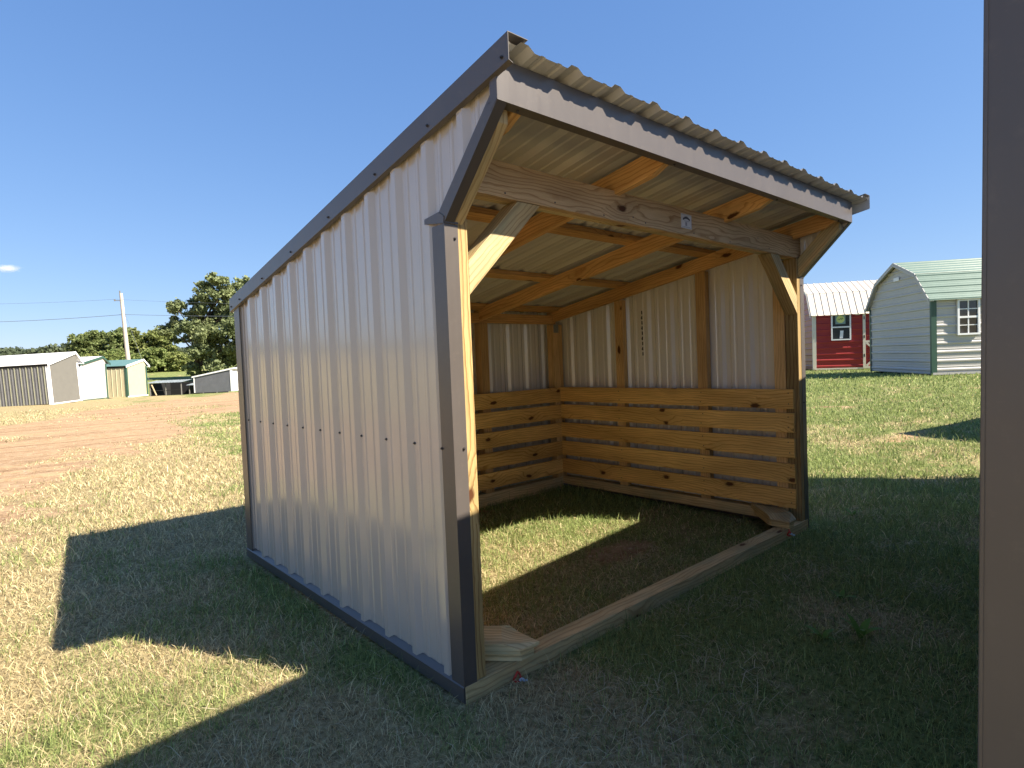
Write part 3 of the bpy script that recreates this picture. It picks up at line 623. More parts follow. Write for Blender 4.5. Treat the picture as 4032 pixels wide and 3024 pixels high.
def saltbox(C0, yaw, tu, tv, w_, he, hp, bp, ov, length, lab_, mw, mg, mr, mt, mct=None, rib=None, skip0=False, group='portable sheds along the far side of the track'):
    C0 = Vector(C0); U, V, Z = fr(yaw, tu, tv); e = empty('portable_shed', C0, lab_, 'shed', group)
    q = lambda a, b, c: C0 + U * a + V * b + Z * c
    # long wall (b=0), gable wall (a=0), far walls
    def frame_sheet(O_, A_, B_, N__, poly, m, nm, **k):
        bm = bmesh.new(); sheet_bm(bm, O_, A_, B_, N__, poly, **k); obj(nm, bm, m, e)
    frame_sheet(q(0, 0, 0), Z, -U, -V, [(.06, .05), (length, .05), (length, he), (.06, he)], mw, 'long_wall', pitch=.3, phase=.1)
    frame_sheet(q(0, w_, 0), Z, -U, V, [(0, .05), (length, .05), (length, he), (0, he)], mw, 'long_wall', pitch=.3, phase=.1)
    for a_, s in ((0, 1), (-length, -1)):
        frame_sheet(q(a_, 0, 0), Z, V, U * s, [(0, .05), (w_, .05), (w_, he), (bp, hp - .02), (0, he)], mg, 'gable_wall', pitch=.1, phase=.03, scale=.25, minor=False)
    if rib is not None:
        bm = bmesh.new(); k = 0
        while .2 + k * .3 < length: 
            a = -(.2 + k * .3); add_prism(bm, [q(a, -.022, .06), q(a - .045, -.022, .06), q(a - .045, -.022, he - .12), q(a, -.022, he - .12)], -V * .012); k += 1
        bmesh.ops.recalc_face_normals(bm, faces=bm.faces); obj('wall_rib', bm, rib, e)
    tw = .12; mct = mct or mt
    for b_, sb in ((0, 1), (w_, -1)):      # corner trims
        bm = bmesh.new()
        add_prism(bm, [q(.028, b_ - sb * .028, 0), q(.028, b_ + sb * tw, 0), q(.028, b_ + sb * tw, he), q(.028, b_ - sb * .028, he)], -U * .012)
        add_prism(bm, [q(.014, b_ - sb * .03, 0), q(-tw, b_ - sb * .03, 0), q(-tw, b_ - sb * .03, he), q(.014, b_ - sb * .03, he)], V * sb * .012)
        bmesh.ops.recalc_face_normals(bm, faces=bm.faces); obj('corner_trim', bm, M_WTRIM if (b_ == 0 and skip0) else mct, e)
    bm = bmesh.new(); add_prism(bm, [q(.03, -.03, 0), q(.03, w_ + .03, 0), q(.03, w_ + .03, .07), q(.03, -.03, .07)], -U * .01); bmesh.ops.recalc_face_normals(bm, faces=bm.faces); obj('base_trim', bm, mt, e)
    o = .06; th = .05
    s1 = (hp - he) / bp; s2 = (hp - he) / max(w_ - bp, .05)
    pts = [(-.10, he - .10 * s1), (bp, hp), (w_ + ov, hp - (w_ + ov - bp) * (hp - he + .03) / (w_ + ov - bp))]
    bm = bmesh.new()
    for (b0, c0), (b1, c1) in zip(pts, pts[1:]):
        add_prism(bm, [q(o, b0, c0 + .02), q(o, b1, c1 + .02), q(-length - o, b1, c1 + .02), q(-length - o, b0, c0 + .02)], Z * .03)
    bmesh.ops.recalc_face_normals(bm, faces=bm.faces); obj('roof', bm, mr, e)
    bm = bmesh.new()      # rake boards
    for (b0, c0), (b1, c1) in zip(pts, pts[1:]):
        add_prism(bm, [q(o + .012, b0, c0 - .09), q(o + .012, b1, c1 - .09), q(o + .012, b1, c1 + .06), q(o + .012, b0, c0 + .06)], -U * .011)
    add_prism(bm, [q(o, w_ + .04, pts[2][1] - .02), q(o, w_ + ov, pts[2][1] - .02), q(-length, w_ + ov, pts[2][1] - .02), q(-length, w_ + .04, pts[2][1] - .02)], -Z * .02)
    bmesh.ops.recalc_face_normals(bm, faces=bm.faces); obj('rake_board', bm, mt, e)
    bm = bmesh.new(); add_prism(bm, [q(.02, -.035, he - .12), q(-length, -.035, he - .12), q(-length, -.035, he - .01), q(.02, -.035, he - .01)], V * .01); bmesh.ops.recalc_face_normals(bm, faces=bm.faces); obj('eave_shade', bm, M_DARK, e)  # dark strip stands in for the shade below the eave
    return e
saltbox((1.179, 39.884, -.03), -.621, .025, .028, 2.624, 2.285, 2.903, 2.484, .53, 7.5, 'long grey portable shed with white roof and white corner trim', M_DGREY, M_GREY, M_WHITE, M_WTRIM, rib=M_TAN)
saltbox((2.918, 43.531, -.03), -.636, .006, .009, 2.661, 2.316, 2.769, 2.347, .45, 3.2, 'off white portable shed with dark green edging between grey and cream sheds', M_LWHITE, M_LWHITE, M_WHITE, M_DGREEN, skip0=True)
saltbox((5.721, 46.375, -.03), -.680, .005, -.001, 2.383, 2.162, 2.617, 2.073, .39, 2.6, 'cream portable shed with teal green metal roof', M_CREAM, M_CREAM, M_GREENROOF, M_WTRIM, mct=M_DGREEN)
# grey lean-to
def leanto():
    C0 = Vector((12.588, 46.463, -.03)); U, V, Z = fr(-.719, .005, .002); e = empty('lean_to_shed', C0, 'low grey lean-to shed with white sloping roof edge beside the big tree', 'shed')
    q = lambda a, b, c: C0 + U * a + V * b + Z * c; L_, h0, h1 = 2.966, 1.215, 1.734; dp = 3.0
    bm = bmesh.new(); sheet_bm(bm, q(0, 0, 0), Z, -U, -V, [(0, 0), (L_, 0), (L_, h0), (0, h1)], pitch=.1, scale=.25, minor=False); obj('side_wall', bm, metal('slate_siding', (.115, .12, .135), .6), e)
    bm = bmesh.new(); sheet_bm(bm, q(0, 0, 0), Z, V, U, [(.09, 0), (dp, 0), (dp, h1), (.09, h1)], pitch=.3); obj('front_wall', bm, M_WHITE, e)
    bm = bmesh.new(); sheet_bm(bm, q(-L_, 0, 0), Z, V, -U, [(0, 0), (dp, 0), (dp, h0), (0, h0)], pitch=.3); obj('back_wall', bm, M_WHITE, e)
    bm = bmesh.new()
    add_prism(bm, [q(.03, -.03, 0), q(-.14, -.03, 0), q(-.14, -.03, h1), q(.03, -.03, h1)], V * .012); add_prism(bm, [q(.03, -.016, 0), q(.03, .10, 0), q(.03, .10, h1), q(.03, -.016, h1)], -U * .012)
    bmesh.ops.recalc_face_normals(bm, faces=bm.faces); obj('corner_trim', bm, M_WTRIM, e); bm = bmesh.new()
    add_prism(bm, [q(-L_, -.03, 0), q(-L_ + .08, -.03, 0), q(-L_ + .08, -.03, h0), q(-L_, -.03, h0)], V * .012); bmesh.ops.recalc_face_normals(bm, faces=bm.faces); obj('corner_trim', bm, M_WTRIM, e)
    bm = bmesh.new(); add_prism(bm, [q(.2, -.06, h1 - .02), q(-L_ - .12, -.06, h0 - .055), q(-L_ - .12, -.06, h0 + .045), q(.2, -.06, h1 + .09)], V * (dp + .1)); bmesh.ops.recalc_face_normals(bm, faces=bm.faces); obj('roof', bm, M_WTRIM, e)
leanto()

# gambrel barns on the right
M_SILVER = metal('silver_white_steel', (.45, .43, .41), .38, .5, .02); M_MINT = metal('mint_green_roof', (.115, .18, .145), .38, .5, .04); M_REDST = metal('red_steel', (.30, .022, .022), .38, .5, .06)
M_BEIGE = metal('beige_trim', (.66, .60, .50), .45, .4, .03); M_IVORY = metal('ivory_roof', (.58, .52, .43), .4, .4, .02); M_GLASS = None
m_, nt_, b_ = mat('window_glass'); b_.inputs['Base Color'].default_value = (.03, .035, .04, 1); b_.inputs['Roughness'].default_value = .06; b_.inputs['Specular IOR Level'].default_value = .6
n__ = noise(nt_, N_(nt_, 'ShaderNodeTexCoord').outputs['Object'], 1.5, 2); bump(nt_, n__.outputs[0], .05, .02, b_); M_GLASS = m_
def split_ends(bm, mid, U, name, m, e):     # two loose ends of a building become two parts
    for sg in (-1, 1):
        b2 = bm.copy(); bmesh.ops.delete(b2, geom=[v for v in b2.verts if (v.co - mid).dot(U) * sg < 0], context='VERTS'); obj(name, b2, m, e)
    bm.free()
def gambrel(C0, yaw, tu, tv, w_, he, hb, bb, hp, length, lab_, mw, mr, mt, roof_h, mct, oh=.12, ohs=.15, gridc=None, ribs_roof_along=True):
    C0 = Vector(C0); U, V, Z = fr(yaw, tu, tv); e = empty('lofted_barn', C0, lab_, 'barn', 'lofted barns on the right')
    q = lambda a, b, c: C0 + U * a + V * b + Z * c
    hb_ = hb; prof = [(0, he), (bb, hb_), (w_ / 2, hp), (w_ - bb, hb_), (w_, he)]
    z0 = .12
    bm = bmesh.new(); sheet_bm(bm, q(0, 0, 0), U, Z, -V, [(z0, 0), (he, 0), (he, length), (z0, length)]); obj('long_wall', bm, mw, e)
    bm = bmesh.new(); sheet_bm(bm, q(0, w_, 0), U, Z, V, [(z0, 0), (he, 0), (he, length), (z0, length)]); obj('long_wall', bm, mw, e)
    for a_, s in ((0, -1), (length, 1)):
        bm = bmesh.new(); poly = [(z0, 0), (he, 0), (hb_ - .02, bb), (hp - .03, w_ / 2), (hb_ - .02, w_ - bb), (he, w_), (z0, w_)]
        sheet_bm(bm, q(a_, 0, 0), V, Z, U * s, poly); obj('gable_wall', bm, mw, e)
    # overhanging gambrel roof in four slopes
    drop = .12
    d0 = Vector((bb, hb_ - he)); d0n = d0.normalized()
    out = [(-d0n.x * ohs, he - d0n.y * ohs * 1.0), (bb, hb_), (w_ / 2, hp), (w_ - bb, hb_), (w_ + d0n.x * ohs, he - d0n.y * ohs)]
    bm = bmesh.new()
    for (b0, c0), (b1, c1) in zip(out, out[1:]):
        A = U; B = (V * (b1 - b0) + Z * (c1 - c0)); Lb = B.length; B.normalize(); Nn = A.cross(B)
        if Nn.dot(Z) < 0: Nn = -Nn
        O_ = q(-oh, b0, c0) + Nn * .035
        if roof_h: sheet_bm(bm, O_, A, B, Nn, [(0, 0), (Lb, 0), (Lb, length + 2 * oh), (0, length + 2 * oh)], phase=.05)
        else: sheet_bm(bm, O_, B, A, Nn, [(0, 0), (length + 2 * oh, 0), (length + 2 * oh, Lb), (0, Lb)], phase=.05)
    obj('roof', bm, mr, e)
    bm = bmesh.new(); 
    for (b0, c0), (b1, c1) in zip(out, out[1:]):
        for a0, dd_ in ((-oh - .006, .02), (length + oh + .006, -.02)):
            add_prism(bm, [q(a0, b0, c0 - .05), q(a0, b1, c1 - .05), q(a0, b1, c1 + .055), q(a0, b0, c0 + .055)], U * dd_)
            add_prism(bm, [q(a0, b0, c0 - .0), q(a0, b1, c1 - .0), q(0 if dd_ > 0 else length, b1, c1 - .0), q(0 if dd_ > 0 else length, b0, c0 - .0)], Z * .012)
    bmesh.ops.recalc_face_normals(bm, faces=bm.faces); split_ends(bm, C0 + U * (length / 2), U, 'rake_trim', mt, e)
    for b_, sb in ((0, 1), (w_, -1)):
        for a_, sa in ((0, 1), (length, -1)):
            bm = bmesh.new()
            add_prism(bm, [q(a_ - sa * .026, b_ - sb * .026, z0 - .02), q(a_ + sa * .1, b_ - sb * .026, z0 - .02), q(a_ + sa * .1, b_ - sb * .026, he), q(a_ - sa * .026, b_ - sb * .026, he)], V * sb * .01)
            add_prism(bm, [q(a_ - sa * .026, b_ - sb * .014, z0 - .02), q(a_ - sa * .026, b_ + sb * .05, z0 - .02), q(a_ - sa * .026, b_ + sb * .05, he), q(a_ - sa * .026, b_ - sb * .014, he)], U * sa * .01)
            bmesh.ops.recalc_face_normals(bm, faces=bm.faces); obj('corner_trim', bm, mct, e)
    bm = bmesh.new(); add_prism(bm, [q(0, -.03, z0 - .02), q(length, -.03, z0 - .02), q(length, -.03, z0 + .04), q(0, -.03, z0 + .04)], V * .012); bmesh.ops.recalc_face_normals(bm, faces=bm.faces); obj('base_trim', bm, mt, e)
    for b_ in (.15, w_ / 2, w_ - .25):
        bm = bmesh.new(); add_prism(bm, [q(.02, b_, -.12), q(length, b_, -.12), q(length, b_ + .1, -.12), q(.02, b_ + .1, -.12)], Z * (z0 + .1)); bmesh.ops.recalc_face_normals(bm, faces=bm.faces); obj('skid', bm, M_DARK, e)
    return e, q, U, V, Z
def window(e, q, a0, a1, c0, c1, U, V, Z, ncol, grid, mf):
    t = .045; bm = bmesh.new()
    def bar(x0, x1, y0, y1, d=.05, off=.02): add_prism(bm, [q(x0, -off, y0), q(x1, -off, y0), q(x1, -off, y1), q(x0, -off, y1)], -V * d)
    bar(a0, a1, c0, c0 + t); bar(a0, a1, c1 - t, c1); bar(a0, a0 + t, c0 + t, c1 - t); bar(a1 - t, a1, c0 + t, c1 - t); cm = (c0 + c1) / 2; bar(a0 + t, a1 - t, cm - .025, cm + .025, .04)
    if grid:
        am = (a0 + a1) / 2; bar(am - .012, am + .012, c0 + t, cm - .025, .03); bar(am - .012, am + .012, cm + .025, c1 - t, .03)
        for y in ((c0 + t + cm) / 2, (cm + c1 - t) / 2): bar(a0 + t, am - .012, y - .010, y + .010, .03); bar(am + .012, a1 - t, y - .010, y + .010, .03)
    bmesh.ops.recalc_face_normals(bm, faces=bm.faces); wf = obj('window', bm, mf, e)
    bm = bmesh.new(); add_prism(bm, [q(a0 + .01, -.022, c0 + .01), q(a1 - .01, -.022, c0 + .01), q(a1 - .01, -.022, c1 - .01), q(a0 + .01, -.022, c1 - .01)], -V * .006); bmesh.ops.recalc_face_normals(bm, faces=bm.faces)
    g_ = bpy.data.meshes.new('pane'); bm.to_mesh(g_); bm.free(); g_.materials.append(M_GLASS); p = bpy.data.objects.new('pane', g_); C.objects.link(p); p.parent = wf; p.matrix_parent_inverse = Matrix.Translation(-e.location)
    p.matrix_parent_inverse = Matrix(); return wf, p
bz = .5
e, q, U, V, Z = gambrel((16.947, 2.472, .40), -.864, .001, .008, 3.401, 2.10, 2.74, .577, 3.19, 5.5, 'silver white lofted barn with mint green roof and dark green corner', M_SILVER, M_MINT, M_SILVER, True, M_DGREEN)
BARN_W = (e, q, U, V, Z)
window(e, q, .57, 1.09, 1.10, 2.01, U, V, Z, 2, True, M_WTRIM)
bm = bmesh.new(); add_prism(bm, [q(-.03, 1.55, 2.72), q(-.03, 1.85, 2.72), q(-.03, 1.85, 2.82), q(-.03, 1.55, 2.82)], U * -.012); bmesh.ops.recalc_face_normals(bm, faces=bm.faces); obj('gable_vent', bm, M_WTRIM, e)
e, q, U, V, Z = gambrel((22.314, 7.517, .42), -1.004, -.009, -.002, 3.66, 2.25, 3.02, .599, 3.54, 5.6, 'red lofted barn with ivory ribbed roof behind the silver barn', M_REDST, M_IVORY, M_BEIGE, False, M_BEIGE)
wf, pn = window(e, q, .61, 1.28, 1.20, 2.19, U, V, Z, 1, False, M_WTRIM)
# notice disc and paper behind/in the red barn's window
bm = bmesh.new(); cpt = q(.93, -.034, 1.99)
add_prism(bm, [cpt + U * (.14 * math.cos(t)) + Z * (.14 * math.sin(t)) for t in [2 * math.pi * k / 24 for k in range(24)]], -V * .004); bmesh.ops.recalc_face_normals(bm, faces=bm.faces); obj('round_notice', bm, plain('lime_yellow', (.62, .66, .22), .5), e)
bm = bmesh.new(); cpt = q(.93, -.0315, 1.97); add_prism(bm, [cpt + U * a + Z * c for a, c in ((-.17, -.16), (.17, -.16), (.17, .17), (-.17, .17))], -V * .002); bmesh.ops.recalc_face_normals(bm, faces=bm.faces); obj('notice_card', bm, plain('pale_teal_card', (.22, .32, .30), .5), e)
bm = bmesh.new(); add_tube(bm, [q(.84 + .018 * k, -.042, 1.975 + .03 * math.sin(k * 1.6) + .004 * k) for k in range(11)], .008, 5); obj('notice_scribble', bm, plain('dark_green_ink', (.05, .12, .06), .5), e)
bm = bmesh.new(); add_prism(bm, [q(.90, -.034, 1.27), q(1.01, -.034, 1.27), q(1.03, -.034, 1.56), q(.92, -.034, 1.56)], -V * .003); bmesh.ops.recalc_face_normals(bm, faces=bm.faces); obj('paper_sheet', bm, M_PAPER, e)
# door with crossed trim
bm = bmesh.new()
def dbar(x0, y0, x1, y1, wd=.07):
    a = Vector((x0, y0)); b = Vector((x1, y1)); d = (b - a).normalized(); n = Vector((-d.y, d.x)) * wd / 2
    add_prism(bm, [q(p.x, -.028, p.y) for p in (a - n, b - n, b + n, a + n)], -V * .02)
dbar(1.72, .13, 1.72, 2.22, .09); dbar(2.95, .13, 2.95, 2.22, .09); dbar(1.765, 1.12, 2.905, 1.12, .08); dbar(1.765, .17, 2.905, .17, .08); dbar(1.79, .22, 2.2, .62, .07); dbar(1.79, 1.07, 2.2, .69, .07); dbar(1.765, 2.18, 2.905, 2.18, .06)
bmesh.ops.recalc_face_normals(bm, faces=bm.faces); dr_ = obj('door', bm, M_BEIGE, e)
for zc in (.55, 1.25, 1.95):
    bm = bmesh.new(); add_prism(bm, [q(1.70, -.049, zc), q(1.735, -.049, zc), q(1.735, -.049, zc + .11), q(1.70, -.049, zc + .11)], -V * .01); bmesh.ops.recalc_face_normals(bm, faces=bm.faces)
    me_ = bpy.data.meshes.new('hinge'); bm.to_mesh(me_); bm.free(); me_.materials.append(M_SCREW); h_ = bpy.data.objects.new('hinge', me_); C.objects.link(h_); h_.parent = dr_
bm = bmesh.new(); add_prism(bm, [q(1.44, -.03, 2.12), q(1.58, -.03, 2.12), q(1.58, -.03, 2.19), q(1.44, -.03, 2.19)], -V * .02); bmesh.ops.recalc_face_normals(bm, faces=bm.faces); obj('wall_vent', bm, M_WTRIM, e)

# low open pens in the dip
def pen(cx, cy, cz, yaw, L_, dp, h, lab_):
    U, V, Z = fr(yaw, 0, 0); C0 = Vector((cx, cy, cz)); e = empty('open_pen', C0, lab_, 'pen', 'low dark open pens beyond the track'); q = lambda a, b, c: C0 + U * a + V * b + Z * c
    for a in (0, L_ / 2, L_):
        for b in (0, dp):
            bm = bmesh.new(); add_tube(bm, [q(a, b, -.3), q(a, b, h)], .05, 6); obj('post', bm, M_GREY, e)
    bm = bmesh.new(); sheet_bm(bm, q(-.2, -.2, h + .02), (V * math.cos(.12) + Z * math.sin(.12)), U, (Z * math.cos(.12) - V * math.sin(.12)), [(0, 0), (L_ + .4, 0), (L_ + .4, dp * .55), (0, dp * .55)]); obj('roof', bm, metal('weathered_tin', (.20, .23, .24), .45, .5, .25), e)
    bm = bmesh.new(); add_prism(bm, [q(0, dp - .1, 0), q(L_, dp - .1, 0), q(L_, dp - .1, h), q(0, dp - .1, h)], V * .05)
    add_prism(bm, [q(0, .1, 0), q(.04, .1, 0), q(.04, dp - .1, 0), q(0, dp - .1, 0)], Z * h); bmesh.ops.recalc_face_normals(bm, faces=bm.faces); obj('back_wall', bm, M_DARK, e)  # wall coloured near-black so the pen interior looks shaded
    bm = bmesh.new()
    for c in (.3, .7, 1.1): add_tube(bm, [q(0, .0, c), q(L_, 0, c)], .025, 5)
    obj('rail', bm, M_DARK, e)
pen(8.6, 55.2, -.95, -.72, 2.6, 3.0, 1.72, 'weathered tin roofed open pen with slanting pole in front'); pen(11.5, 55.0, -.95, -.66, 2.3, 2.4, 1.40, 'darker low open pen left of the grey lean-to')
bm = bmesh.new(); add_tube(bm, [(7.95, 49.2, -.1), (7.68, 49.3, .72)], .05, 6); tag(obj('leaning_post', bm, plain('pale_timber', (.45, .36, .22), .7)), 'pale timber post leaning in front of the dark open pens', 'post')

# utility pole and wires
M_POLE = plain('grey_pole', (.50, .44, .38), .8, .2, scale=5)
ep = empty('utility_pole', (7.90, 59.6, -1), 'tall grey wooden utility pole behind the cream shed', 'utility pole')
bm = bmesh.new(); add_tube(bm, [(8.0, 59.58, -1), (7.78, 59.6, 4), (7.60, 59.62, 8.75)], [.19, .17, .13], 12); obj('shaft', bm, M_POLE, ep)
bm = bmesh.new(); add_tube(bm, [(7.53, 59.66, 8.7), (7.53, 59.66, 8.98)], .05, 6); add_tube(bm, [(7.6, 59.5, 8.1), (7.15, 59.9, 8.12)], .03, 6); add_tube(bm, [(7.15, 59.9, 8.08), (7.15, 59.9, 8.24)], .06, 6); obj('insulator', bm, M_GREY, ep)
M_WIRE = plain('wire', (.10, .12, .15), .6)
IR = Vector((.749, -.662, 0))
def wire(p, q_, sag, rad, lab_):
    bm = bmesh.new(); p = Vector(p); q_ = Vector(q_); add_tube(bm, [p.lerp(q_, t) - Vector((0, 0, 4 * sag * t * (1 - t))) for t in [k / 30 for k in range(31)]], rad, 4)
    tag(obj('power_line', bm, M_WIRE), lab_, 'cable', 'wires from the utility pole')
wire((7.15, 59.9, 8.24), (7.15 - .749 * 60, 59.9 + .662 * 60, 14.6), 1.9, .010, 'highest thin wire running left from the utility pole')
wire((7.7, 59.6, 6.9), (7.7 - .749 * 60, 59.6 + .662 * 60, 12.3), 2.0, .022, 'thick lower wire running left from the utility pole')
wire((7.15, 59.9, 8.24), (7.15 + .749 * 60, 59.9 - .662 * 60, 8.6), 1.5, .009, 'highest thin wire running right towards the big tree')
wire((7.7, 59.6, 6.9), (7.7 + .749 * 60, 59.6 - .662 * 60, 7.2), 1.1, .018, 'thick lower wire running right towards the big tree')
wire((7.65, 59.6, 7.6), (9.6, 58.4, -.9), -.1, .012, 'steep guy wire dropping on the right of the utility pole')

# ---------------------------------------------------------------- trees
M_BARK = plain('bark', (.10, .075, .055), .9, .1, scale=6)
def tree(x, y, zb, h, wr_, nleaf, leaf, lab_, seed, tone=(.055, .085, .028), tone2=(.16, .19, .065), group=None, name='tree', npuff=34, low=.2, airy=1.0, bias=None, centres=None):
    rs = np.random.RandomState(seed); e = empty(name, (x, y, zb), lab_, 'tree', group)
    cs = []
    if centres is None:
        for k in range(npuff):
            t = rs.rand() ** .8; zz = low + (1 - low) * t; prof = math.sin(math.pi * min(.92, .18 + .80 * (zz - low) / (1 - low))) ** .7
            a = rs.rand() * 6.283; rr = wr_ * prof * math.sqrt(rs.rand()) * .82; cs.append((rr * math.cos(a), rr * math.sin(a), zz * h * .93, wr_ * rs.uniform(.20, .34) * airy))
    else: cs = centres
    # trunk and limbs
    bm = bmesh.new(); top = Vector((x + rs.uniform(-.3, .3), y, zb + h * .72)); base = Vector((x, y, zb - .3)); rt = .018 * h + .06
    add_tube(bm, [base, base.lerp(top, .3) + Vector((rs.uniform(-.2, .2), 0, 0)), base.lerp(top, .65), top], [rt * 1.3, rt, rt * .7, rt * .3], 8); 
    for c in cs[::2]:
        cp = Vector((x + c[0], y + c[1], zb + c[2])); s = base.lerp(top, min(.9, max(.25, c[2] / h * .75))); md = s.lerp(cp, .5) + Vector((0, 0, .05 * h)); add_tube(bm, [s, md, cp], [rt * .4, rt * .25, rt * .08], 5)
    obj('trunk', bm, M_BARK, e)
    wts = np.array([c[3] ** 2 for c in cs]); idx = rs.choice(len(cs), nleaf, p=wts / wts.sum()); ca = np.array(cs)[idx]
    # sub-clumps inside each puff
    nc = 14; sub = rs.randn(len(cs), nc, 3); sub /= np.linalg.norm(sub, axis=2, keepdims=True); sub *= (.55 + .5 * rs.rand(len(cs), nc, 1)); sub[..., 2] *= .75
    sc_ = sub[idx, rs.randint(0, nc, nleaf)]
    p = ca[:, :3] + sc_ * ca[:, 3:4] + rs.randn(nleaf, 3) * ca[:, 3:4] * np.array([.17, .17, .12])
    p += np.array([x, y, zb]); p = p[p[:, 2] > zb + .03 * h]; n = len(p); nn = rs.randn(n, 3) + np.array([0, 0, .5]); nn /= np.linalg.norm(nn, axis=1, keepdims=True)
    t1 = np.cross(nn, rs.randn(n, 3)); t1 /= np.linalg.norm(t1, axis=1, keepdims=True); t2 = np.cross(nn, t1); s = (leaf * (.6 + .8 * rs.rand(n)))[:, None]
    V = np.stack([p - t1 * s * .5, p + t2 * s * .34, p + t1 * s * .5, p - t2 * s * .34], 1).reshape(-1, 3)
    cl = rs.rand(len(cs))[idx][:n] if n == nleaf else rs.rand(n); v = np.clip(.5 * cl + .5 * rs.rand(n), 0, 1)[:, None]; col = (np.array(tone) * (1 - v) + np.array(tone2) * v) * 1.5
    me = np_mesh('crown', V, np.arange(n * 4).reshape(-1, 4), np.repeat(col, 4, 0)); link('crown', me, M_LEAF, e); return e
# big oak: puffs placed to follow its uneven outline (offset right, up from base), then scattered in depth
bigc = []; rs = np.random.RandomState(2); RX, RYV = Vector((.749, -.662, 0)), Vector((.662, .749, 0))
def place(cl, rr, dep, n=1):
    for (u, v, r) in cl:
        for k in range(n):
            dpt = rs.uniform(-dep, dep); p = RX * (u + rs.uniform(-.3, .3)) + RYV * dpt; bigc.append((p.x, p.y, v + rs.uniform(-.2, .2), r * rr * rs.uniform(.8, 1.1)))
place([(-1.9, 7.0, .95), (-2.6, 6.1, .8), (-2.3, 5.1, .7), (-1.2, 8.6, 1.15), (.1, 9.3, 1.1), (-.4, 7.7, 1.2), (1.2, 10.8, 1.05), (2.3, 9.5, 1.2), (1.1, 8.3, 1.1), (3.3, 11.4, 1.1), (3.6, 10.2, 1.2), (4.8, 11.3, 1.1), (5.8, 9.8, 1.5), (2.6, 7.6, 1.4), (4.2, 8.0, 1.5), (0.2, 6.3, 1.3), (1.5, 6.3, 1.4),
       (-.6, 5.2, 1.0), (.6, 4.9, 1.3), (2.3, 5.2, 1.5), (3.9, 5.6, 1.6), (5.5, 6.2, 1.8), (0.3, 3.4, 1.2), (1.6, 3.4, 1.4), (3.2, 3.4, 1.6), (5.0, 3.6, 1.8), (.3, 2.1, .9), (1.6, 1.9, 1.1), (3.2, 1.9, 1.3), (.4, 1.1, .7), (1.2, .8, .7), (7.2, 7.5, 1.6), (7.0, 4.5, 1.8)], .92, 2.6, 2)
tree(16.2, 70.9, .3, 12.2, 5, 62000, .30, 'large spreading oak behind the left rear corner of the shelter', 21, (.060, .082, .036), (.19, .215, .10), name='oak_tree', centres=bigc)
wood_spots = [(7.2, 108.5, 3.1, 2.6, 2.0), (8.8, 107.6, 8.4, 3.0, 1.8), (10.0, 106.5, 8.6, 3.2, 1.8), (11.6, 109.0, 8.7, 3.4, 1.9), (13.3, 105.5, 9.2, 3.3, 1.7), (15.2, 108.0, 9.0, 3.4, 1.5), (16.8, 106.0, 8.0, 3.0, 1.4), (18.5, 105.0, 8.8, 3.0, 1.3), (20.4, 104.6, 9.4, 2.6, 1.3), (12.4, 102.0, 5.0, 3.0, 1.3), (17.5, 101.0, 5.2, 3.0, 1.2), (14.8, 101.0, 4.4, 2.6, 1.2), (20.2, 100.2, 4.4, 2.8, 1.0), (9.6, 103.0, 4.6, 2.6, 1.4)]
order = ['leftmost low tree of the wood', 'dark tree at the left end of the wood', 'second tall tree from the left end of the wood', 'third tall tree from the left of the wood', 'tree just left of the utility pole', 'tall tree right behind the utility pole', 'rounded tree just right of the utility pole', 'bright green tree midway between pole and oak', 'tallest bright tree next to the oak', 'bush above the off white shed', 'bush right of the cream shed', 'bush above the cream shed roof', 'low bush at the foot of the oak', 'bush above the grey shed ridge']
for i, (x, y, h, r_, zb) in enumerate(wood_spots):
    br = 1.15 if i < 5 else 1.3; warm = 1.08 if i in (5, 6, 7, 8, 12, 13) else 1.0
    tree(x, y, float(ground_z(x, y)) - .3, h * .92 - 1.2, r_ * .95, int(9000 if h > 6 else 7000), .36, order[i], 40 + i, (.045 * br * warm, .070 * br, .024), (.135 * br * warm, .155 * br, .068), group='trees of the wood behind the portable sheds', npuff=26, low=.05, airy=1.15)
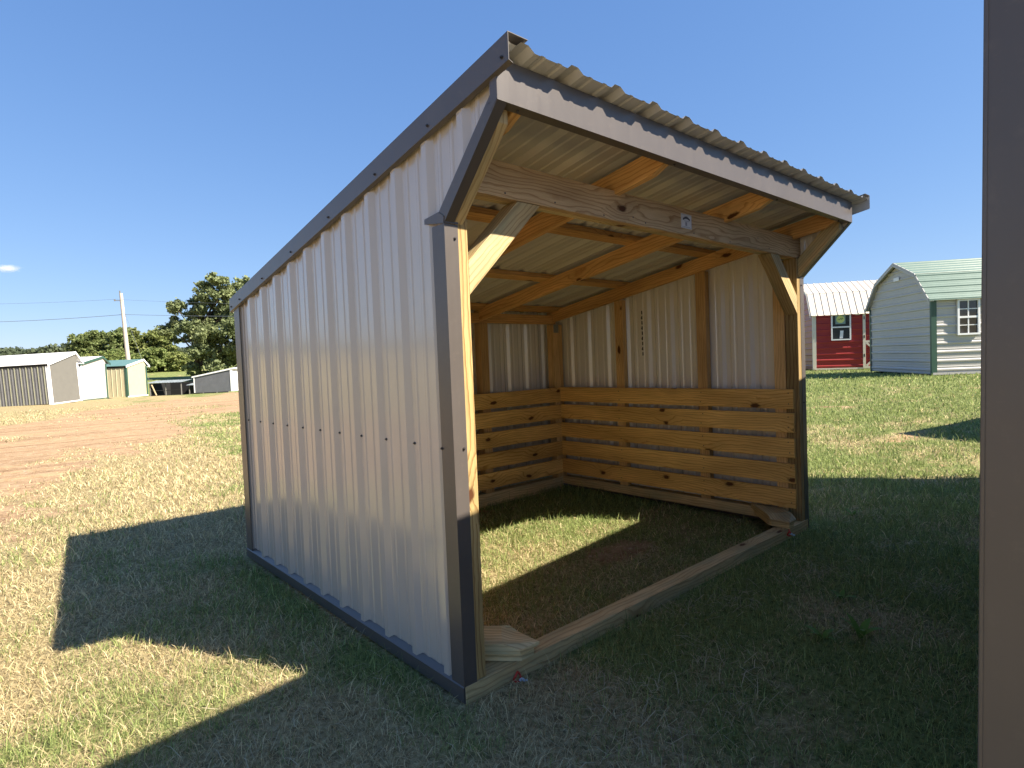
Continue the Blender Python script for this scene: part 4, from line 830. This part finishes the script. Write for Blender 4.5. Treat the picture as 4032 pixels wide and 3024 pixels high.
# far wooded ridge: one mass
def far_wood():
    rs = np.random.RandomState(9); n = 110000; ang0 = math.pi / 2 - .72357
    th = ang0 + R(18) + rs.rand(n) * R(60); rr = 330 + 160 * rs.rand(n) ** 1.2; x = CX + rr * np.cos(th); y = CY + rr * np.sin(th)
    hgt = 1.5 + 8.5 * fbm(x, y, .045, 3) ** 1.5 + 1.5 * fbm(x + 7, y, .3, 2); z = ground_z(x, y) + hgt * rs.rand(n) ** .5
    p = np.stack([x, y, z], 1); nn = rs.randn(n, 3) + np.array([0, 0, .5]); nn /= np.linalg.norm(nn, axis=1, keepdims=True); t1 = np.cross(nn, rs.randn(n, 3)); t1 /= np.linalg.norm(t1, axis=1, keepdims=True); t2 = np.cross(nn, t1); s = (1.5 * (.6 + .8 * rs.rand(n)))[:, None]
    V = np.stack([p - t1 * s * .5, p + t2 * s * .4, p + t1 * s * .5, p - t2 * s * .4], 1).reshape(-1, 3); v = np.clip(fbm(x, y, .1, 2) * .7 + rs.rand(n) * .4, 0, 1)[:, None]
    col = np.array([.045, .065, .04]) * (1 - v) + np.array([.13, .155, .08]) * v
    o = link('far_wood', np_mesh('far_wood', V, np.arange(n * 4).reshape(-1, 4), np.repeat(col, 4, 0)), M_LEAF); tag(o, 'distant wooded ridge on the horizon at the left', 'wood', kind='stuff')
far_wood()

# small white cloud low on the left
m = bpy.data.materials.new('cloud_vapour'); m.use_nodes = True; nt = m.node_tree; nt.nodes.clear(); out = N_(nt, 'ShaderNodeOutputMaterial'); pv = N_(nt, 'ShaderNodeVolumePrincipled')
tc = N_(nt, 'ShaderNodeTexCoord'); nz = noise(nt, mapping(nt, tc.outputs['Object'], (.05, .05, .09)), 1.0, 5, .6)
gl = N_(nt, 'ShaderNodeTexGradient', gradient_type='SPHERICAL'); nt.links.new(mapping(nt, tc.outputs['Object'], (1 / 32, 1 / 32, 1 / 11)), gl.inputs[0])
ad_ = N_(nt, 'ShaderNodeMath', operation='MULTIPLY_ADD'); nt.links.new(nz.outputs[0], ad_.inputs[0]); ad_.inputs[1].default_value = 1.1; 
sb_ = N_(nt, 'ShaderNodeMath', operation='SUBTRACT'); nt.links.new(gl.outputs['Fac'], sb_.inputs[0]); sb_.inputs[1].default_value = .88; nt.links.new(sb_.outputs[0], ad_.inputs[2])
mr_ = N_(nt, 'ShaderNodeMapRange'); mr_.inputs[1].default_value = 0; mr_.inputs[2].default_value = .5; mr_.inputs[3].default_value = 0; mr_.inputs[4].default_value = .045; nt.links.new(ad_.outputs[0], mr_.inputs[0])
nt.links.new(mr_.outputs[0], pv.inputs['Density']); pv.inputs['Color'].default_value = (1, 1, 1, 1); pv.inputs['Anisotropy'].default_value = .3; nt.links.new(pv.outputs[0], out.inputs['Volume'])
bm = bmesh.new(); bmesh.ops.create_icosphere(bm, subdivisions=3, radius=1, matrix=Matrix.Diagonal((34, 34, 12, 1))); me = bpy.data.meshes.new('cloud'); bm.to_mesh(me); bm.free(); me.materials.append(m)
cl = bpy.data.objects.new('cloud', me); C.objects.link(cl); cl.location = (32, 1497, 224); tag(cl, 'small white cloud low in the sky at the left edge', 'cloud')
